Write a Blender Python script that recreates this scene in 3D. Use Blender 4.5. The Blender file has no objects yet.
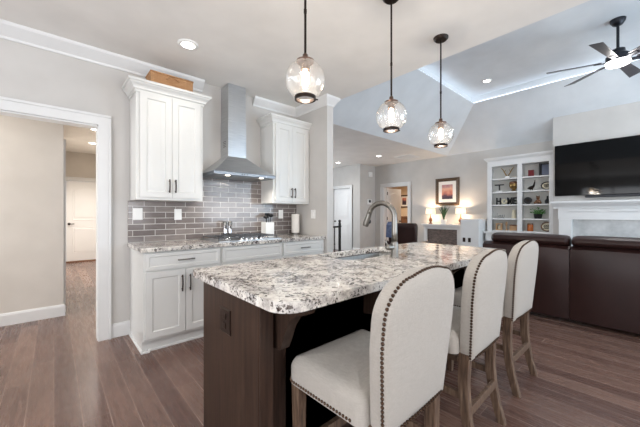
import bpy, bmesh, math, random
from math import sin, cos, pi, radians as R
from mathutils import Vector, Matrix
random.seed(7)
SC = bpy.context.scene
COL = SC.collection

# ------------------------------------------------------------------ camera
cam_d = bpy.data.cameras.new('camera'); cam = bpy.data.objects.new('camera', cam_d); COL.objects.link(cam)
cam_d.sensor_width = 36; cam_d.lens = 16.74; cam_d.clip_start = 0.02
cam.location = (0, 0, 1.21); cam.rotation_euler = (R(90), 0, R(48.2 - 90))
SC.camera = cam
SC.view_settings.view_transform = 'Standard'; SC.view_settings.look = 'None'
SC.view_settings.gamma = 1; SC.view_settings.use_curve_mapping = False
SC.view_settings.exposure = -0.10
SC.cycles.use_denoising = True
SC.cycles.max_bounces = 8; SC.cycles.diffuse_bounces = 5; SC.cycles.glossy_bounces = 4
SC.cycles.transparent_max_bounces = 16
SC.cycles.sample_clamp_indirect = 6

# ------------------------------------------------------------------ world: pale daylight sky
w = bpy.data.worlds.new('sky'); SC.world = w; w.use_nodes = True
w.node_tree.nodes['Background'].inputs[0].default_value = (0.72, 0.84, 1.0, 1)
w.node_tree.nodes['Background'].inputs[1].default_value = 1.5

def area(name, loc, rot, sx, sy, power, color=(1, 1, 1), parent=None):
    d = bpy.data.lights.new(name, 'AREA'); d.shape = 'RECTANGLE'; d.size = sx; d.size_y = sy
    d.energy = power; d.color = color
    o = bpy.data.objects.new(name, d); COL.objects.link(o); o.location = loc; o.rotation_euler = rot
    return o
# lamps added at unseen windows for daylight, tilted up to brighten the ceilings
DAY = (0.70, 0.86, 1.0)
area('daylight_patio', (5.3, -3.00, 1.45), (R(112), 0, 0), 3.2, 2.1, 165, DAY)          # living room windows, shine +Y
area('kitchen_daylight_fill', (0.6, -3.00, 1.45), (R(115), 0, 0), 2.6, 1.7, 95, (0.96, 0.97, 1.0))
area('rear_daylight_fill', (-2.44, 0.6, 1.45), (R(115), 0, R(-90)), 3.0, 1.8, 100, (0.98, 0.98, 1.0))
area('daylight_entry', (4.3, 8.44, 1.5), (R(110), 0, R(180)), 1.8, 2.0, 110, (.85, .93, 1))
area('daylight_hall', (-2.44, 4.15, 1.4), (R(100), 0, R(-90)), .7, 1.6, 60, (1, .99, .98))

# ------------------------------------------------------------------ materials
def lin(c):
    return tuple((x / 12.92 if x <= .04045 else ((x + .055) / 1.055) ** 2.4) for x in [v / 255 for v in c])
def base_mat(name, rgb, rough=.5, metal=0, **kw):
    m = bpy.data.materials.new(name); m.use_nodes = True
    b = m.node_tree.nodes['Principled BSDF']
    b.inputs['Base Color'].default_value = (*lin(rgb), 1); b.inputs['Roughness'].default_value = rough
    b.inputs['Metallic'].default_value = metal
    for k, v in kw.items(): b.inputs[k.replace('_', ' ')].default_value = v
    return m, m.node_tree, b
def coord(nt, scale=(1, 1, 1)):
    tc = nt.nodes.new('ShaderNodeTexCoord'); mp = nt.nodes.new('ShaderNodeMapping')
    mp.inputs['Scale'].default_value = scale; nt.links.new(tc.outputs['Object'], mp.inputs[0]); return mp.outputs[0]
def noise(nt, vec, scale, detail=3, rough=.5):
    n = nt.nodes.new('ShaderNodeTexNoise'); n.inputs['Scale'].default_value = scale
    n.inputs['Detail'].default_value = detail; n.inputs['Roughness'].default_value = rough
    nt.links.new(vec, n.inputs['Vector']); return n.outputs['Fac']
def ramp(nt, fac, stops):
    r = nt.nodes.new('ShaderNodeValToRGB'); e = r.color_ramp.elements
    while len(e) < len(stops): e.new(.5)
    for i, (p, c) in enumerate(stops):
        e[i].position = p; e[i].color = (*lin(c), 1) if len(c) == 3 else c
    nt.links.new(fac, r.inputs[0]); return r.outputs[0]
def mixc(nt, fac, a, b, mode='MIX'):
    n = nt.nodes.new('ShaderNodeMix'); n.data_type = 'RGBA'; n.blend_type = mode
    if isinstance(fac, (int, float)): n.inputs[0].default_value = fac
    else: nt.links.new(fac, n.inputs[0])
    for s, i in ((a, 6), (b, 7)):
        if isinstance(s, tuple): n.inputs[i].default_value = (*lin(s), 1)
        else: nt.links.new(s, n.inputs[i])
    return n.outputs[2]
def bump(nt, b, h, strength=.3, dist=.01):
    n = nt.nodes.new('ShaderNodeBump'); n.inputs['Strength'].default_value = strength; n.inputs['Distance'].default_value = dist
    nt.links.new(h, n.inputs['Height']); nt.links.new(n.outputs[0], b.inputs['Normal'])
def paint(name, rgb, rough=.6, var=4, bs=.08):
    m, nt, b = base_mat(name, rgb, rough)
    v = coord(nt); f = noise(nt, v, 3, 3)
    lo = tuple(max(0, c - var) for c in rgb); hi = tuple(min(255, c + var) for c in rgb)
    nt.links.new(ramp(nt, f, [(.3, lo), (.7, hi)]), b.inputs['Base Color'])
    bump(nt, b, noise(nt, v, 160, 2), bs, .002); return m
def emit(name, rgb, strength):
    m = bpy.data.materials.new(name); m.use_nodes = True; nt = m.node_tree
    nt.nodes.clear(); o = nt.nodes.new('ShaderNodeOutputMaterial'); e = nt.nodes.new('ShaderNodeEmission')
    e.inputs[0].default_value = (*lin(rgb), 1); e.inputs[1].default_value = strength
    nt.links.new(e.outputs[0], o.inputs[0]); return m
def grainy(name, c1, c2, rough, scale=(1, 1, 1), ns=12, bs=.2, metal=0, detail=5, c3=None, spec=.5):
    m, nt, b = base_mat(name, c1, rough, metal, Specular_IOR_Level=spec)
    f = noise(nt, coord(nt, scale), ns, detail, .6)
    st = [(.3, c1), (.7, c2)] if c3 is None else [(.3, c1), (.5, c2), (.72, c3)]
    nt.links.new(ramp(nt, f, st), b.inputs['Base Color']); bump(nt, b, f, bs, .003); return m

M = {}
M['wall'] = paint('greige_wall_paint', (198, 195, 191))
M['wall_hall'] = paint('beige_hall_paint', (206, 200, 192))
M['wall_tan'] = paint('tan_wall_paint', (220, 200, 174))
M['ceiling'] = paint('ceiling_paint', (234, 232, 228), .7)
M['vault'] = paint('ceiling_paint_daylight_tint', (218, 222, 225), .7)  # same ceiling paint, with the cool daylight cast put into its colour
M['trim'] = paint('white_trim_paint', (220, 220, 219), .35, 2, .03)
M['cab'] = paint('white_cabinet_paint', (216, 216, 213), .3, 2, .03)
M['door'] = paint('white_door_paint', (235, 235, 235), .35, 2, .03)
M['plate'] = base_mat('white_plastic', (240, 240, 238), .3)[0]
M['white'] = base_mat('white_ceramic', (238, 238, 236), .25)[0]
M['black'] = base_mat('black_satin', (18, 18, 20), .4)[0]
M['iron'] = base_mat('oil_rubbed_bronze', (46, 38, 34), .38, .8)[0]
M['handle'] = base_mat('dark_bronze_pull', (70, 60, 55), .3, .9)[0]
M['fanmetal'] = base_mat('dark_fan_metal', (40, 42, 48), .35, .5)[0]
M['blade'] = grainy('dark_fan_blade', (40, 38, 42), (62, 58, 62), .35, (1, 1, 1), 8, .05)
M['copper'] = base_mat('aged_copper', (98, 78, 68), .4, .8)[0]
M['nail'] = base_mat('antique_brass_nail', (74, 56, 44), .35, .9)[0]
M['screen'] = base_mat('black_screen', (4, 4, 5), .06, Specular_IOR_Level=.25)[0]
M['shade'] = base_mat('cream_lamp_shade', (250, 236, 214), .8)[0]
M['islandwood'] = grainy('espresso_stained_wood', (43, 32, 27), (68, 51, 42), .38, (9, 9, .6), 6, .08, spec=.22)
M['stoolwood'] = grainy('weathered_oak', (58, 43, 33), (98, 76, 60), .6, (10, 10, 1), 9, .5, 0, 6, (134, 112, 92))
M['steel'] = grainy('brushed_stainless', (186, 190, 195), (214, 217, 220), .28, (1, 1, 60), 5, .03, 1)
M['sinksteel'] = grainy('brushed_sink_steel', (136, 136, 134), (160, 160, 158), .3, (30, 1, 1), 5, .03, 1)
M['rimsteel'] = base_mat('satin_steel', (150, 156, 164), .5, .9)[0]
M['faucet'] = base_mat('brushed_nickel', (132, 129, 124), .34, 1)[0]
M['grate'] = base_mat('cast_grey_grate', (96, 94, 94), .3, .6)[0]
M['chrome'] = base_mat('chrome', (220, 220, 222), .1, 1)[0]
M['leather'] = grainy('dark_brown_leather', (40, 25, 24), (52, 33, 31), .36, (1, 1, 1), 3, .6, spec=.3)
M['cable'] = base_mat('black_rubber', (12, 12, 12), .5)[0]
M['candle'] = base_mat('amber_glass', (190, 105, 50), .25)[0]
M['red'] = base_mat('dark_red_lacquer', (120, 28, 34), .4)[0]
M['brownwood'] = grainy('brown_wood', (92, 62, 44), (140, 98, 68), .5, (8, 8, 1), 8, .2)
M['tanwood'] = grainy('tan_wood', (180, 140, 100), (205, 168, 128), .5, (8, 8, 1), 8, .2)
M['gold'] = base_mat('brushed_gold', (158, 130, 82), .3, .9)[0]
M['cream'] = base_mat('cream_resin', (225, 216, 190), .6)[0]
M['leaf'] = grainy('green_leaf', (52, 100, 44), (110, 165, 90), .5, (1, 1, 1), 20, .1)
M['darkleaf'] = grainy('dark_green_leaf', (40, 72, 44), (84, 116, 74), .5, (1, 1, 1), 20, .1)
M['bluecloth'] = grainy('blue_cloth', (70, 84, 118), (110, 122, 150), .8, (1, 1, 1), 20, .3)
M['greyblue'] = base_mat('grey_blue_card', (120, 128, 150), .5)[0]
M['greywire'] = base_mat('grey_metal_wire', (120, 124, 128), .4, .6)[0]
M['paper'] = paint('white_paper', (236, 232, 225), .8, 3, .2)
M['backing'] = paint('white_shelf_paint', (222, 221, 216), .5, 2, .03)
M['downlight'] = emit('downlight_glow', (255, 247, 235), 22)
M['bulb'] = emit('bulb_glow', (255, 226, 190), 60)
M['fanlight'] = emit('fan_light_glow', (255, 250, 245), 14)
M['led'] = emit('cove_led_glow', (232, 242, 255), 3.4)
M['hoodlight'] = emit('hood_light_glow', (255, 244, 225), 8)
M['sky'] = emit('bright_window_daylight', (226, 238, 255), 2.2)

# linen
m, nt, b = base_mat('oatmeal_linen', (205, 196, 184), .9)
v = coord(nt, (1, 1, 1)); f1 = noise(nt, coord(nt, (3, 3, 60)), 12, 4, .7); f2 = noise(nt, coord(nt, (60, 60, 3)), 12, 4, .7)
c = mixc(nt, .5, ramp(nt, f1, [(.35, (160, 153, 145)), (.7, (190, 185, 177))]), ramp(nt, f2, [(.35, (164, 157, 149)), (.7, (194, 188, 180))]))
nt.links.new(c, b.inputs['Base Color'])
ad = nt.nodes.new('ShaderNodeMath'); nt.links.new(f1, ad.inputs[0]); nt.links.new(f2, ad.inputs[1]); bump(nt, b, ad.outputs[0], .6, .003)
b.inputs['Sheen Weight'].default_value = .2
M['linen'] = m

# granite
m, nt, b = base_mat('speckled_granite', (210, 200, 190), .09)
v = coord(nt)
big = noise(nt, v, 5.5, 4, .6); mid = noise(nt, v, 26, 5, .7); fine = noise(nt, v, 85, 3, .7); vein = noise(nt, v, 11, 6, .75)
c = ramp(nt, mid, [(.3, (140, 132, 128)), (.42, (190, 184, 178)), (.52, (224, 219, 211)), (.75, (240, 237, 231))])
c = mixc(nt, ramp(nt, big, [(.45, (0, 0, 0)), (.68, (215, 215, 215))]), c, (158, 156, 160))
c = mixc(nt, ramp(nt, vein, [(.56, (0, 0, 0)), (.66, (225, 225, 225))]), c, (150, 128, 106))
sp = nt.nodes.new('ShaderNodeTexVoronoi'); sp.inputs['Scale'].default_value = 60; nt.links.new(v, sp.inputs['Vector'])
mm = nt.nodes.new('ShaderNodeMath'); mm.operation = 'MULTIPLY'; nt.links.new(vein, mm.inputs[0]); nt.links.new(fine, mm.inputs[1])
c = mixc(nt, ramp(nt, mm.outputs[0], [(.282, (0, 0, 0)), (.312, (245, 245, 245))]), c, (40, 34, 36))
spm = nt.nodes.new('ShaderNodeSeparateColor'); nt.links.new(sp.outputs['Color'], spm.inputs[0])
mm2 = nt.nodes.new('ShaderNodeMath'); mm2.operation = 'MULTIPLY'; nt.links.new(spm.outputs[0], mm2.inputs[0]); nt.links.new(mid, mm2.inputs[1])
c = mixc(nt, ramp(nt, mm2.outputs[0], [(.445, (0, 0, 0)), (.47, (235, 235, 235))]), c, (62, 48, 44))
nt.links.new(c, b.inputs['Base Color'])
M['granite'] = m

# floor planks running along Y, 127 mm wide
m, nt, b = base_mat('hardwood_floor', (110, 85, 75), .3)
tc = nt.nodes.new('ShaderNodeTexCoord'); sx = nt.nodes.new('ShaderNodeSeparateXYZ'); nt.links.new(tc.outputs['Object'], sx.inputs[0])
cb = nt.nodes.new('ShaderNodeCombineXYZ'); nt.links.new(sx.outputs[1], cb.inputs[0]); nt.links.new(sx.outputs[0], cb.inputs[1])
br = nt.nodes.new('ShaderNodeTexBrick'); nt.links.new(cb.outputs[0], br.inputs['Vector'])
br.inputs['Scale'].default_value = 1; br.inputs['Brick Width'].default_value = 1.1; br.inputs['Row Height'].default_value = .127
br.inputs['Mortar Size'].default_value = .0022; br.inputs['Mortar Smooth'].default_value = .3; br.offset = .37; br.offset_frequency = 3; br.squash_frequency = 2; br.squash = 1.35
br.inputs['Color1'].default_value = (0, 0, 0, 1); br.inputs['Color2'].default_value = (1, 1, 1, 1); br.inputs['Mortar'].default_value = (.5, .5, .5, 1)
tone = ramp(nt, br.outputs['Color'], [(0, (104, 78, 70)), (.5, (122, 95, 85)), (1, (140, 112, 100))])
gv = nt.nodes.new('ShaderNodeMapping'); gv.inputs['Scale'].default_value = (1.3, 16, 1); nt.links.new(cb.outputs[0], gv.inputs[0])
# shift the grain per plank so that it does not run across joints
ofs = nt.nodes.new('ShaderNodeVectorMath'); ofs.operation = 'ADD'; nt.links.new(gv.outputs[0], ofs.inputs[0])
sc = nt.nodes.new('ShaderNodeVectorMath'); sc.operation = 'SCALE'; sc.inputs['Scale'].default_value = 7; nt.links.new(br.outputs['Color'], sc.inputs[0]); nt.links.new(sc.outputs[0], ofs.inputs[1])
g = noise(nt, ofs.outputs[0], 3.2, 7, .65)
c = mixc(nt, .75, tone, ramp(nt, g, [(.3, (186, 182, 180)), (.5, (225, 224, 223)), (.7, (255, 255, 255))]), 'MULTIPLY')
c = mixc(nt, br.outputs['Fac'], c, (158, 135, 124))  # pale joint colour paints in the glint of the plank bevels
nt.links.new(c, b.inputs['Base Color'])
nt.links.new(ramp(nt, g, [(.3, (150, 150, 150)), (.7, (136, 136, 136))]), b.inputs['Roughness'])
inv = nt.nodes.new('ShaderNodeMath'); inv.operation = 'MULTIPLY_ADD'; inv.inputs[1].default_value = -1.2; nt.links.new(br.outputs['Fac'], inv.inputs[0]); nt.links.new(g, inv.inputs[2])
bump(nt, b, inv.outputs[0], .25, .003)
M['floor'] = m

# grey subway tile, 200 x 62 mm, on the x-z plane
m, nt, b = base_mat('grey_subway_tile', (140, 134, 134), .14)
tc = nt.nodes.new('ShaderNodeTexCoord'); sx = nt.nodes.new('ShaderNodeSeparateXYZ'); nt.links.new(tc.outputs['Object'], sx.inputs[0])
cb = nt.nodes.new('ShaderNodeCombineXYZ'); nt.links.new(sx.outputs[0], cb.inputs[0]); nt.links.new(sx.outputs[2], cb.inputs[1])
br = nt.nodes.new('ShaderNodeTexBrick'); nt.links.new(cb.outputs[0], br.inputs['Vector'])
br.inputs['Scale'].default_value = 1; br.inputs['Brick Width'].default_value = .203; br.inputs['Row Height'].default_value = .0615
br.inputs['Mortar Size'].default_value = .003; br.inputs['Mortar Smooth'].default_value = .2
br.inputs['Color1'].default_value = (*lin((117, 108, 105)), 1); br.inputs['Color2'].default_value = (*lin((144, 135, 131)), 1); br.inputs['Mortar'].default_value = (*lin((218, 214, 209)), 1)
nv = noise(nt, coord(nt, (3, 3, 10)), 4, 4)
c = mixc(nt, .5, br.outputs['Color'], ramp(nt, nv, [(.3, (205, 205, 205)), (.7, (255, 255, 255))]), 'MULTIPLY')
nt.links.new(c, b.inputs['Base Color'])
inv = nt.nodes.new('ShaderNodeMath'); inv.operation = 'MULTIPLY_ADD'; inv.inputs[1].default_value = -1; nt.links.new(br.outputs['Fac'], inv.inputs[0])
nv2 = noise(nt, coord(nt), 22, 2); sc2 = nt.nodes.new('ShaderNodeMath'); sc2.operation = 'MULTIPLY'; sc2.inputs[1].default_value = .5; nt.links.new(nv2, sc2.inputs[0]); nt.links.new(sc2.outputs[0], inv.inputs[2])
bump(nt, b, inv.outputs[0], .4, .003)
M['tile'] = m

# thin clear glass: surface reflections over a clear pass-through
m = bpy.data.materials.new('clear_seeded_glass'); m.use_nodes = True; nt = m.node_tree; nt.nodes.clear()
o = nt.nodes.new('ShaderNodeOutputMaterial'); tr = nt.nodes.new('ShaderNodeBsdfTransparent'); gl = nt.nodes.new('ShaderNodeBsdfGlossy')
tr.inputs[0].default_value = (.975, .975, .975, 1)
gl.inputs['Roughness'].default_value = .03; fr = nt.nodes.new('ShaderNodeLayerWeight'); fr.inputs['Blend'].default_value = .42
bp = nt.nodes.new('ShaderNodeBump'); bp.inputs['Strength'].default_value = .7; bp.inputs['Distance'].default_value = .008
nt.links.new(noise(nt, coord(nt), 28, 3), bp.inputs['Height'])
for n_ in (gl, fr): nt.links.new(bp.outputs[0], n_.inputs['Normal'])
mu = nt.nodes.new('ShaderNodeMath'); mu.operation = 'MULTIPLY'; mu.inputs[1].default_value = .8; nt.links.new(fr.outputs['Facing'], mu.inputs[0])
tl = nt.nodes.new('ShaderNodeBsdfTranslucent'); tl.inputs[0].default_value = (1, 1, 1, 1); ms = nt.nodes.new('ShaderNodeMixShader'); ms.inputs[0].default_value = .018; nt.links.new(tr.outputs[0], ms.inputs[1]); nt.links.new(tl.outputs[0], ms.inputs[2])
mx = nt.nodes.new('ShaderNodeMixShader'); nt.links.new(mu.outputs[0], mx.inputs[0]); nt.links.new(ms.outputs[0], mx.inputs[1]); nt.links.new(gl.outputs[0], mx.inputs[2]); nt.links.new(mx.outputs[0], o.inputs[0])
M['glass'] = m
m = bpy.data.materials.new('window_glass'); m.use_nodes = True; nt = m.node_tree; nt.nodes.clear()
o = nt.nodes.new('ShaderNodeOutputMaterial'); tr = nt.nodes.new('ShaderNodeBsdfTransparent'); gl = nt.nodes.new('ShaderNodeBsdfGlossy'); gl.inputs['Roughness'].default_value = .02
mx = nt.nodes.new('ShaderNodeMixShader'); mx.inputs[0].default_value = .06; nt.links.new(tr.outputs[0], mx.inputs[1]); nt.links.new(gl.outputs[0], mx.inputs[2]); nt.links.new(mx.outputs[0], o.inputs[0])
M['windowglass'] = m

# woven basket
m, nt, b = base_mat('woven_wicker', (170, 115, 70), .7)
tc = nt.nodes.new('ShaderNodeTexCoord')
br = nt.nodes.new('ShaderNodeTexBrick'); sx = nt.nodes.new('ShaderNodeSeparateXYZ'); nt.links.new(tc.outputs['Object'], sx.inputs[0])
ad = nt.nodes.new('ShaderNodeMath'); nt.links.new(sx.outputs[0], ad.inputs[0]); nt.links.new(sx.outputs[1], ad.inputs[1])
cb = nt.nodes.new('ShaderNodeCombineXYZ'); nt.links.new(ad.outputs[0], cb.inputs[0]); nt.links.new(sx.outputs[2], cb.inputs[1]); nt.links.new(cb.outputs[0], br.inputs['Vector'])
br.inputs['Scale'].default_value = 1; br.inputs['Brick Width'].default_value = .03; br.inputs['Row Height'].default_value = .012; br.inputs['Mortar Size'].default_value = .0015
br.inputs['Color1'].default_value = (*lin((214, 168, 120)), 1); br.inputs['Color2'].default_value = (*lin((186, 136, 92)), 1); br.inputs['Mortar'].default_value = (*lin((120, 82, 54)), 1)
nt.links.new(br.outputs['Color'], b.inputs['Base Color']); iv = nt.nodes.new('ShaderNodeMath'); iv.operation = 'SUBTRACT'; iv.inputs[0].default_value = 1; nt.links.new(br.outputs['Fac'], iv.inputs[1]); bump(nt, b, iv.outputs[0], .8, .004)
M['wicker'] = m
M['stone'] = grainy('stacked_brown_stone', (70, 62, 60), (128, 112, 104), .7, (1, 2, 6), 6, .6)
M['marble'] = grainy('pale_grey_marble', (176, 178, 178), (212, 213, 212), .2, (1, 1, 1), 5, .02)
M['frame'] = grainy('dark_brown_frame', (58, 44, 32), (92, 72, 52), .4, (1, 1, 1), 30, .4)
m, nt, b = base_mat('sunset_print', (120, 90, 90), .4)
v = coord(nt); f = noise(nt, v, 7, 4); sx = nt.nodes.new('ShaderNodeSeparateXYZ'); nt.links.new(v, sx.inputs[0])
ma = nt.nodes.new('ShaderNodeMath'); ma.operation = 'MULTIPLY_ADD'; ma.inputs[1].default_value = .35; nt.links.new(f, ma.inputs[0]); nt.links.new(sx.outputs[2], ma.inputs[2])
nt.links.new(ramp(nt, ma.outputs[0], [(.30, (48, 42, 58)), (.42, (88, 62, 78)), (.5, (205, 130, 110)), (.62, (226, 176, 150)), (.75, (168, 120, 132))]), b.inputs['Base Color'])
M['print'] = m

# ------------------------------------------------------------------ mesh helpers
class MB:
    def __init__(s): s.v = []; s.f = []; s.m = []; s.cur = 0
    def add(s, vs, fs):
        n = len(s.v); s.v += [tuple(p) for p in vs]; s.f += [tuple(i + n for i in f) for f in fs]; s.m += [s.cur] * len(fs); return s
    def box(s, x0, y0, z0, x1, y1, z1):
        x0, x1 = sorted((x0, x1)); y0, y1 = sorted((y0, y1)); z0, z1 = sorted((z0, z1))
        return s.add([(x0, y0, z0), (x1, y0, z0), (x1, y1, z0), (x0, y1, z0), (x0, y0, z1), (x1, y0, z1), (x1, y1, z1), (x0, y1, z1)],
                     [(0, 3, 2, 1), (4, 5, 6, 7), (0, 1, 5, 4), (1, 2, 6, 5), (2, 3, 7, 6), (3, 0, 4, 7)])
    def hexa(s, pts):
        return s.add(pts, [(0, 3, 2, 1), (4, 5, 6, 7), (0, 1, 5, 4), (1, 2, 6, 5), (2, 3, 7, 6), (3, 0, 4, 7)])
    def cyl(s, p0, p1, r0, r1=None, n=16):
        r1 = r0 if r1 is None else r1; p0 = Vector(p0); p1 = Vector(p1); d = (p1 - p0).normalized()
        a = d.orthogonal().normalized(); b_ = d.cross(a)
        vs = [p + (a * cos(2 * pi * k / n) + b_ * sin(2 * pi * k / n)) * r for p, r in ((p0, r0), (p1, r1)) for k in range(n)]
        fs = [(k, (k + 1) % n, n + (k + 1) % n, n + k) for k in range(n)] + [tuple(range(n))[::-1], tuple(range(n, 2 * n))]
        return s.add(vs, fs)
    def lathe(s, c, prof, n=24, closed=False):
        vs = [(c[0] + r * cos(2 * pi * k / n), c[1] + r * sin(2 * pi * k / n), c[2] + z) for r, z in prof for k in range(n)]
        fs = [(i * n + k, i * n + (k + 1) % n, (i + 1) * n + (k + 1) % n, (i + 1) * n + k) for i in range(len(prof) - 1) for k in range(n)]
        if closed: fs += [((len(prof) - 1) * n + k, (len(prof) - 1) * n + (k + 1) % n, (k + 1) % n, k) for k in range(n)]
        else:
            if prof[0][0] > 1e-4: fs.append(tuple(range(n))[::-1])
            if prof[-1][0] > 1e-4: fs.append(tuple(range((len(prof) - 1) * n, len(prof) * n)))
        return s.add(vs, fs)
    def prism(s, poly, plane, t0, t1):
        n = len(poly)
        def P(a, b_, t): return {'xy': (a, b_, t), 'xz': (a, t, b_), 'yz': (t, a, b_)}[plane]
        vs = [P(a, b_, t) for t in (t0, t1) for a, b_ in poly]
        fs = [(k, (k + 1) % n, n + (k + 1) % n, n + k) for k in range(n)] + [tuple(range(n))[::-1], tuple(range(n, 2 * n))]
        return s.add(vs, fs)
    def tube(s, path, r, n=10, closed=False):
        P = [Vector(p) for p in path]; L = len(P); rr = r if isinstance(r, (list, tuple)) else [r] * L
        T = []
        for i in range(L):
            if closed: t = P[(i + 1) % L] - P[i - 1]
            else: t = P[min(i + 1, L - 1)] - P[max(i - 1, 0)]
            T.append(t.normalized())
        a = T[0].orthogonal().normalized(); vs = []
        for i in range(L):
            a = (a - T[i] * a.dot(T[i])).normalized(); b_ = T[i].cross(a)
            vs += [P[i] + (a * cos(2 * pi * k / n) + b_ * sin(2 * pi * k / n)) * rr[i] for k in range(n)]
        seg = L if closed else L - 1
        fs = [(i * n + k, i * n + (k + 1) % n, ((i + 1) % L) * n + (k + 1) % n, ((i + 1) % L) * n + k) for i in range(seg) for k in range(n)]
        if not closed: fs += [tuple(range(n))[::-1], tuple(range((L - 1) * n, L * n))]
        return s.add(vs, fs)
    def ball(s, c, r, n=12, sz=1):
        k = n // 2 + 1
        prof = [(r * sin(pi * i / k), -r * sz * cos(pi * i / k)) for i in range(k + 1)]
        return s.lathe(c, prof, n)
    def sweep(s, path, prof, closed=False, side=1):
        # path: xy points, prof: closed loop of (out, z); out is measured to the left of travel times side
        P = [Vector((p[0], p[1])) for p in path]; L = len(P); n = len(prof); vs = []
        def nrm(a, b_): d = (b_ - a).normalized(); return Vector((-d.y, d.x)) * side
        for i in range(L):
            if closed or 0 < i < L - 1:
                n1 = nrm(P[i - 1], P[i]); n2 = nrm(P[i], P[(i + 1) % L]); mm_ = (n1 + n2).normalized(); k = 1 / max(.2, mm_.dot(n1)); d = mm_ * k
            elif i == 0: d = nrm(P[0], P[1])
            else: d = nrm(P[-2], P[-1])
            vs += [(P[i].x + d.x * o_, P[i].y + d.y * o_, z) for o_, z in prof]
        seg = L if closed else L - 1
        fs = [(i * n + k, i * n + (k + 1) % n, ((i + 1) % L) * n + (k + 1) % n, ((i + 1) % L) * n + k) for i in range(seg) for k in range(n)]
        if not closed: fs += [tuple(range(n))[::-1], tuple(range((L - 1) * n, L * n))]
        return s.add(vs, fs)
    def panel(s, P, u0, u1, v0, v1, rings):
        vs = []; fs = []
        for ins, d in rings:
            vs += [P(u0 + ins, v0 + ins, d), P(u1 - ins, v0 + ins, d), P(u1 - ins, v1 - ins, d), P(u0 + ins, v1 - ins, d)]
        for i in range(len(rings) - 1):
            for k in range(4): fs.append((i * 4 + k, i * 4 + (k + 1) % 4, i * 4 + 4 + (k + 1) % 4, i * 4 + 4 + k))
        fs += [(3, 2, 1, 0), tuple(range(len(rings) * 4 - 4, len(rings) * 4))]
        return s.add(vs, fs)
ORG = {}
def build(name, mb, mat, parent=None, bevel=0, smooth=False, seg=2, sub=0):
    vs = [Vector(p) for p in mb.v]
    if parent is not None: org = ORG.get(parent.name, Vector((0, 0, 0)))
    else:
        lo = [min(p[i] for p in vs) for i in range(3)]; hi = [max(p[i] for p in vs) for i in range(3)]
        org = Vector(((lo[0] + hi[0]) / 2, (lo[1] + hi[1]) / 2, lo[2]))
    me = bpy.data.meshes.new(name); me.from_pydata([tuple(p - org) for p in vs], [], mb.f)
    mats = mat if isinstance(mat, (list, tuple)) else [mat]
    for m_ in mats: me.materials.append(M[m_] if isinstance(m_, str) else m_)
    for i, p in enumerate(me.polygons): p.material_index = mb.m[i]; p.use_smooth = bool(smooth)
    bm = bmesh.new(); bm.from_mesh(me); bmesh.ops.recalc_face_normals(bm, faces=bm.faces); bm.to_mesh(me); bm.free()
    o = bpy.data.objects.new(name, me); COL.objects.link(o)
    if parent is not None: o.parent = parent; ORG[o.name] = org
    else: o.location = org; ORG[o.name] = org
    if bevel:
        md = o.modifiers.new('bevel', 'BEVEL'); md.width = bevel; md.segments = seg; md.limit_method = 'ANGLE'; md.angle_limit = R(35)
        for p in me.polygons: p.use_smooth = True
        md.harden_normals = True
    if sub:
        md = o.modifiers.new('sub', 'SUBSURF'); md.levels = sub; md.render_levels = sub
    if smooth == 'auto':
        me.set_sharp_from_angle(angle=R(40))
    return o
def tag(o, label=None, cat=None, group=None, kind=None):
    if label: o['label'] = label
    if cat: o['category'] = cat
    if group: o['group'] = group
    if kind: o['kind'] = kind
    return o
def thing(name, label, cat, loc=(0, 0, 0), group=None, rotz=0, local=False):
    o = bpy.data.objects.new(name, None); COL.objects.link(o); o.location = loc; o.rotation_euler = (0, 0, rotz); o.empty_display_size = .1
    ORG[o.name] = Vector((0, 0, 0)) if local else Vector(loc)
    return tag(o, label, cat, group)
def struct(name, mb, mat, parent=None, **kw):
    o = build(name, mb, mat, parent, **kw)
    if parent is None: tag(o, kind='structure')
    return o
def kids(o): return [c for c in bpy.data.objects if c.parent == o]
def dup(root, loc, rotz=0, label=None, group=None):
    def cp(o, parent):
        c_ = o.copy(); COL.objects.link(c_); c_.parent = parent
        for k in kids_of[o.name]: cp(k, c_)
        return c_
    kids_of = {}
    for o in list(bpy.data.objects): kids_of.setdefault(o.name, [])
    for o in list(bpy.data.objects):
        if o.parent: kids_of[o.parent.name].append(o)
    r = cp(root, None); r.location = loc; r.rotation_euler = (0, 0, rotz)
    if label: r['label'] = label
    if group: r['group'] = group
    return r
def spot(name, loc, power, size=120, blend=.8, color=(1, .93, .84), rad=.06, parent=None):
    d = bpy.data.lights.new(name, 'SPOT'); d.energy = power; d.spot_size = R(size); d.spot_blend = blend; d.color = color; d.shadow_soft_size = rad
    o = bpy.data.objects.new(name, d); COL.objects.link(o)
    if parent is not None: o.parent = parent; o.location = Vector(loc) - ORG[parent.name]
    else: o.location = loc
    return o
def point(name, loc, power, color=(1, .85, .65), rad=.04, parent=None):
    d = bpy.data.lights.new(name, 'POINT'); d.energy = power; d.color = color; d.shadow_soft_size = rad
    o = bpy.data.objects.new(name, d); COL.objects.link(o); o.parent = parent; o.location = Vector(loc) - ORG[parent.name]
    return o

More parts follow.
